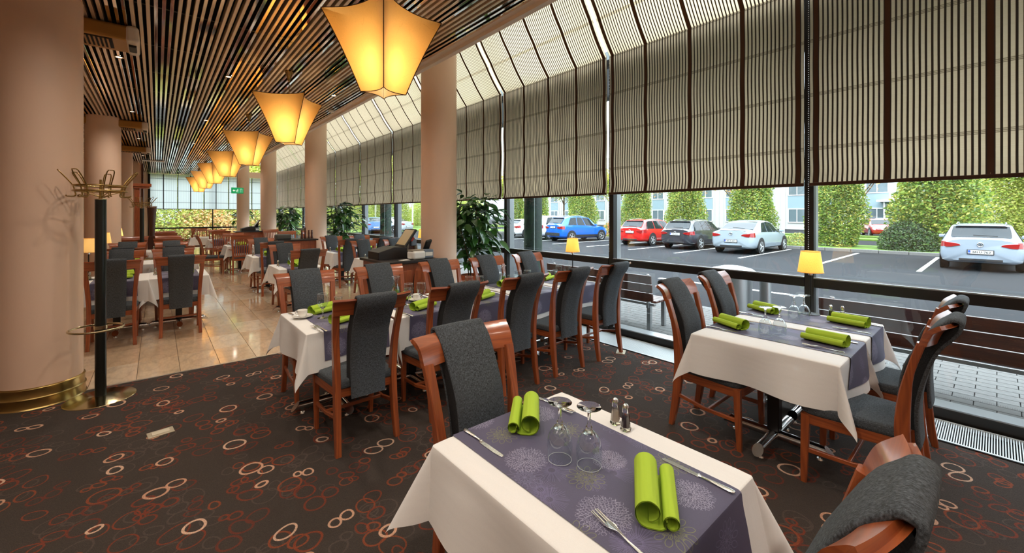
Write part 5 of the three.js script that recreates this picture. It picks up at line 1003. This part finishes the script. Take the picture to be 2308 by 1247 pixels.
  part('spoiler', rbox(0.16, 0.025, W * 0.6, 0.01, s.rear[1] * L * (kind === 'sedan' ? 0.1 : 1.0), (kind === 'sedan' ? 1.045 : lin(s.roof, s.rear[1]) + 0.022), 0, 2), paint, t);
  return t;
}
const parked = 'cars parked in the row facing away';
car('silver estate car with red tail lights parked alone at the right, plate MLU-762', 'wagon', 0x97a3b2, 19.25, 0.33, 0, { plate: 'MLU-762', emblem: 'two', plateY: 0.6, metal: 0.2, rail: M.brushed });
car('silver saloon car parked with its rear to the window, plate MLY-603', 'sedan', 0xa2afba, 19.5, 7.72, 0, { plate: 'MLY-603', emblem: 'bolt', metal: 0.2 });
car('dark grey estate car parked between the red and the silver car', 'wagon', 0x3a3c44, 19.9, 10.55, 0, { plate: 'GEJ-837', emblem: 'bolt' });
car('red estate car half hidden by the window mullion', 'wagon', 0xcc1c1a, 20.3, 13.45, 0, { metal: 0.15, emblem: 'bolt' });
car('bright blue compact off-road car with grey lower trim', 'suv', 0x1668dc, 19.6, 18.75, -0.12, { plate: 'YLZ-805', emblem: 'bolt', metal: 0.25 });
car('white car parked left of the blue one', 'suv', 0xe9ecee, 20.0, 21.2, 0, { metal: 0.05 });
car('white car partly hidden behind the dark green pier', 'hatch', 0xe6e8ea, 20.5, 24.0, 0, { metal: 0.05 });
car('small dark red hatchback across the road, front towards the viewer', 'hatch', 0xa3161a, 46.2, 6.9, PI + 0.35, { metal: 0.1, plate: 'OEV-514' });
car('white hatchback behind the dark red one across the road', 'hatch', 0xeceff1, 50.2, 7.9, -1.75, { metal: 0.05 });
car('white car at the left of the dark red one across the road', 'hatch', 0xe6eaee, 49.5, 10.4, -1.5, { metal: 0.05 });
car('white estate car behind the roof of the silver estate', 'wagon', 0xf0f2f3, 33.0, -2.2, -1.4, { metal: 0.05 });
car('dark grey car at the right edge behind the silver estate', 'hatch', 0x3b4250, 30.5, -5.2, -1.2, { metal: 0.3 });
car('pale blue saloon seen through the left windows beside the farther pier', 'sedan', 0x6f94cf, 15.2, 36.8, 1.2, { metal: 0.3 });
car('silver saloon in the distance left of the large window column', 'sedan', 0xc4ccd2, 18.0, 36.2, 2.0, { metal: 0.3 });
// ================================================================ shrubs and trees
{
  // a crown of small bent leaves around a surface given by f(u, v) -> [x, y, z]
  const crown = (n, size, f, cols, tilt = 1) => {
    const P = new Float32Array(n * 18), C = new Float32Array(n * 18), c = new THREE.Color(), a = V3(), u = V3(), v = V3();
    for (let i = 0; i < n; i++) {
      const [x, y, z] = f(); u.set(rr(-1, 1), rr(-0.4, 1) * tilt, rr(-1, 1)).normalize(); v.set(rr(-1, 1), rr(-1, 1), rr(-1, 1)).cross(u).normalize(); const l = size * rr(0.7, 1.35), w = l * rr(0.2, 0.3);
      c.set(cols[Math.floor(rnd() * cols.length)]); const k = rr(0.8, 1.2);
      const A = [x, y, z], B = [x + u.x * l * 0.5 + v.x * w, y + u.y * l * 0.5 + v.y * w, z + u.z * l * 0.5 + v.z * w], E = [x + u.x * l * 0.5 - v.x * w, y + u.y * l * 0.5 - v.y * w, z + u.z * l * 0.5 - v.z * w], F = [x + u.x * l, y + u.y * l - 0.15 * l, z + u.z * l];
      [A, E, B, B, E, F].forEach((p, j) => { P.set(p, i * 18 + j * 3); C.set([c.r * k, c.g * k, c.b * k], i * 18 + j * 3); });
    }
    const g = new THREE.BufferGeometry(); g.setAttribute('position', new THREE.BufferAttribute(P, 3)); g.setAttribute('color', new THREE.BufferAttribute(C, 3)); g.computeVertexNormals(); return g;
  };
  const leafMat = phys({ vertexColors: true, roughness: 0.9, transmission: 0.4, thickness: 0 }), bark = std({ color: 0x5c4a38, roughness: 0.95 }), birch = std({ color: 0xd8d4cc, roughness: 0.8 });
  const cone = (H, R) => () => { const h = Math.pow(rnd(), 0.85), a = rr(0, 2 * PI), r = R * (h < 0.22 ? 0.72 + h * 1.3 : 1.0 * Math.pow(1 - (h - 0.22) / 0.8, 0.62)) * Math.sqrt(rr(0.25, 1)) * (1 + 0.16 * Math.sin(a * 3 + h * 9)); return [r * Math.cos(a), 0.05 + H * h, r * Math.sin(a)]; };
  const thuja = thing('conical_shrub', 'tall green conical shrub at the kerb right of the dark mullion', 'shrub', [27.4, GR + 0.08, 5.55], 0, 'conical shrubs on the grass strip');
  part('foliage', crown(32000, 0.125, cone(6.2, 1.3), ['#7c9a35', '#8fa83c', '#5f7f2b', '#a3ad45', '#4c6b25', '#b3a848']), leafMat, thuja); part('stem', cyl(0.05, 0.13, 4.6, 8, 0, 2.3, 0), bark, thuja);
  const spots = [[27.6, 1.9, 1.25, 'conical shrub beside the silver estate car at the right'], [27.4, 9.6, 1.0, 'conical shrub behind the silver saloon'], [27.4, 13.9, 1.0, 'conical shrub behind the dark grey estate'], [27.4, 17.6, 0.92, 'conical shrub behind the red car'], [27.5, 23.0, 1.0, 'conical shrub right of the blue car'], [27.5, 28.6, 1.0, 'conical shrub behind the roof of the blue car'], [27.5, 31.6, 0.9, 'conical shrub farthest left behind the white car']];
  spots.forEach(([X, D, k, l], i) => { const c = copyOf(thuja, [X, GR + 0.08, D], i * 1.3, 'green ' + l); c.scale.set(k, k * 1.02, k); });
  const low = (label, X, D, R, H, cols, n = 1600, sz = 0.1) => { const t = thing('low_shrub', label, 'shrub', [X, GR + 0.06, D]); part('foliage', crown(n, sz, () => { const a = rr(0, 2 * PI), e = Math.acos(rr(0, 1)), r = Math.cbrt(rr(0.2, 1)); return [R * r * Math.sin(e) * Math.cos(a), H * r * Math.cos(e) + 0.03, R * r * Math.sin(e) * Math.sin(a)]; }, cols), leafMat, t); return t; };
  low('dark green low shrub left of the silver estate car', 26.6, 2.7, 1.1, 1.4, ['#2f4a22', '#3f5e2a', '#55702f', '#26391c'], 7000, 0.11);
  low('orange-leaved shrub at the nose of the blue car', 25.9, 18.6, 0.9, 1.25, ['#c8622a', '#d9803a', '#8b8a34', '#6f8f35'], 1600, 0.12); low('yellow-green low shrub before the kerb at the saloon', 26.0, 6.9, 0.6, 0.7, ['#b5a552', '#8e9a45', '#6f7f3a'], 900, 0.1);
  const bush = low('bright yellow-green bushy tree at the right end of the car park', 44, 0.8, 3.4, 6.5, ['#b3bd4a', '#9db045', '#c9cb62', '#86a040', '#d8d27a'], 26000, 0.17);
  [[46, -3.6, 'at the right edge, behind the silver estate'], [47, -8.5, 'beyond the right edge of the car park'], [-9, 36, 'behind the far end window, first from the left'], [-4, 37.5, 'behind the far end window, second from the left'], [0.5, 36.5, 'behind the far end window, third from the left'], [5, 38, 'behind the far end window, fourth from the left'], [11, 46, 'behind the left windows, first from the left'], [16.5, 49, 'behind the left windows, second from the left'], [23, 52, 'behind the left windows, third from the left'], [31, 55, 'behind the left windows, fourth from the left'], [40, 58, 'behind the white car and the pier']].forEach(([X, D, l], i) => { const c = copyOf(bush, [X, GR + 0.04, D], i * 1.7, 'yellow-green bushy tree ' + l); c.scale.set(1, D > 30 ? 0.8 : 1, 1); });
  // loose autumn trees and leafy trees
  const limbs = (H, spreadR, n) => { const L = [tube([[0, 0, 0], [0.04, H * 0.3, 0.03], [0, H * 0.62, -0.03]], 0.11, 10, 7)]; const tips = []; for (let i = 0; i < n; i++) { const a = i * 2.4, h = H * rr(0.28, 0.6), e = [spreadR * rr(0.6, 1) * Math.cos(a), H * rr(0.6, 0.95), spreadR * rr(0.6, 1) * Math.sin(a)]; L.push(tube([[0, h, 0], [e[0] * 0.45, lerp(h, e[1], 0.4), e[2] * 0.45], e], 0.035, 8, 5)); tips.push([h, e]); } return [merge(L), tips]; };
  const loose = (label, X, D, H, R, n, cols, sz, kind = 'autumn_tree', dens = 0.55, barkM = bark) => { const t = thing(kind, label, 'tree', [X, GR + 0.02, D]); const [g, tips] = limbs(H, R, 14); part('trunk', g, barkM, t); part('foliage', crown(n, sz, () => { const [h, e] = tips[Math.floor(rnd() * tips.length)], s = rr(0.35, 1.1), q = dens; return [e[0] * s + rr(-q, q), lerp(h, e[1], s) + rr(-q, q), e[2] * s + rr(-q, q)]; }, cols), leafMat, t); return t; };
  const A = ['#d2a862', '#c08a48', '#dcbc82', '#b09a5c', '#cc9a68'], Y = ['#c6ca52', '#aec24e', '#d4ce62', '#98b24a', '#ddd26e'], GN = ['#7e9a3a', '#94ab46', '#69873a', '#aab650'];
  const au = loose('sparse autumn tree with orange leaves behind the silver saloon', 40.6, 15.6, 7.5, 3.4, 1500, A, 0.2);
  copyOf(au, [41.5, GR, 20.6], 2, 'sparse autumn tree with orange leaves behind the dark grey estate'); copyOf(au, [38.5, GR, 6.6], 4, 'sparse autumn tree leaning right of the conical shrub at the dark mullion'); copyOf(au, [42, GR, 26.5], 1, 'sparse autumn tree with orange leaves behind the red car');
  const yl = loose('full yellow-green tree behind the silver estate car', 44, -1.2, 9, 3.6, 12000, Y, 0.26, 'leafy_tree', 0.9);
  [[41, -5.2, 'second from the left at the right end of the car park'], [43, -9.5, 'at the right edge of the car park'], [46, 33, 'behind the white car'], [44, 40, 'behind the farthest parked cars'], [40, 47, 'left of the farthest parked cars']].forEach(([X, D, l], i) => copyOf(yl, [X, GR, D], i * 1.1, 'full yellow-green tree ' + l));
  const bi = loose('tall birch with yellow leaves behind the far end window, leftmost', -6.5, 41, 10, 3.2, 8000, Y, 0.26, 'birch_tree', 0.9, birch);
  const bw = ['second from the left', 'third from the left', 'fourth from the left', 'fifth from the left', 'sixth from the left', 'seventh from the left', 'eighth from the left', 'ninth from the left', 'tenth from the left'];
  [[-3.2, 43], [-0.2, 40], [2.6, 44], [5.6, 41], [8.6, 45], [12, 48], [16, 47], [20.5, 50], [25, 49]].forEach(([X, D], i) => copyOf(bi, [X, GR, D], i * 0.9, 'tall birch with yellow leaves behind the end of the hall, ' + bw[i]));
  for (const [X, D, l, c] of [[-1.5, 36, 'reddish brushwood behind the far end window, left', A], [2.4, 35, 'reddish brushwood behind the far end window, middle', A], [5.2, 36.5, 'reddish brushwood behind the far end window, right', A], [-5, 37, 'green brushwood left behind the far end window', GN], [9.5, 40, 'green brushwood behind the left windows', GN]]) low(l, X, D, 2.1, 2.3, c, 2600, 0.2);
}
// ================================================================ office building across the road
{
  const t = thing('office_building', 'white two-storey office building with blue panels across the road', 'building', [56, GR, 15]);
  const white = std({ color: 0xb2b2b0, roughness: 0.7 }), blue = std({ color: 0x7f949e, roughness: 0.6 }), dim = phys({ color: 0x5d6c74, roughness: 0.05, clearcoat: 1 });
  part('wall', box(10, 11, 88, 5.2, 5.5, 0), white, t);
  const fr = (w, h) => merge([box(0.1, 0.09, w, 0, h / 2, 0), box(0.1, 0.09, w, 0, -h / 2, 0), box(0.1, h, 0.09, 0, 0, w / 2), box(0.1, h, 0.09, 0, 0, -w / 2), box(0.1, h, 0.07, 0, 0, 0)]), f = fr(1.75, 1.55), pane = box(0.03, 1.5, 1.7), panel = box(0.06, 1.62, 1.8), rib = box(0.08, 11, 0.06);
  for (let i = -11; i <= 11; i++) {
    const z = i * 3.5; for (const y of [1.6, 4.75]) { const w = part('window', f, M.frameWhite, t); w.position.set(0.14, y, z); part('pane', pane, dim, w).position.x = 0.0; }
    for (const y of [3.18, 6.33]) part('blue_panel', panel, blue, t).position.set(0.17, y, z);
    for (const d of [1.2, 1.75, 2.3]) part('joint', rib, white, t).position.set(0.16, 5.5, z + d);
  }
  const e = part('entrance_canopy', box(2.2, 0.18, 6.5, -0.9, 3.1, 10.5), M.frameWhite, t); for (const z of [7.8, 10.2, 12.6]) part('canopy_post', cyl(0.06, 0.06, 3.0, 10, -1.7, 1.55, z), M.frameWhite, e); part('entrance_glass', merge([box(0.05, 2.6, 1.9, 0.1, 1.4, 8.6), box(0.05, 2.6, 1.9, 0.1, 1.4, 11.4)]), dim, e); part('door_frame', merge([8.6, 11.4].map((z) => fr(1.95, 2.6).translate(0.08, 1.4, z))), M.frameWhite, e);
  const s = thing('sign_tower', 'white sign tower beside the dark green pier', 'sign', [40, GR, 42.5], -0.75); part('tower', box(2.6, 7, 5.2, 0, 3.5, 0), white, s); part('sign_band', box(2.8, 1.6, 5.4, 0, 4.2, 0), M.frameWhite, s);
  const tx = canvasTex(512, 160, (g, w, h) => { g.fillStyle = '#f2f5f3'; g.fillRect(0, 0, w, h); g.fillStyle = '#a9cdb6'; g.font = '110px sans-serif'; g.textAlign = 'right'; g.fillText('ng Inn', w - 20, 112); }); part('sign_face', new THREE.PlaneGeometry(5.2, 1.5).rotateY(-PI / 2).translate(-1.42, 4.2, 0), std({ map: tx, roughness: 0.6 }), s);
  const lp = thing('light_pole', 'slim white lamp post behind the silver saloon', 'lamp post', [38.4, GR, 11.2]); part('pole', cyl(0.07, 0.1, 8, 12, 0, 4, 0), M.frameWhite, lp); part('arm', tube([[0, 7.8, 0], [-0.5, 8.2, 0], [-1.4, 8.3, 0]], 0.05, 10, 8), M.frameWhite, lp); part('head', rbox(0.6, 0.12, 0.22, 0.04, -1.6, 8.28, 0), M.frameGrey, lp);
}
renderer.render(scene, camera);
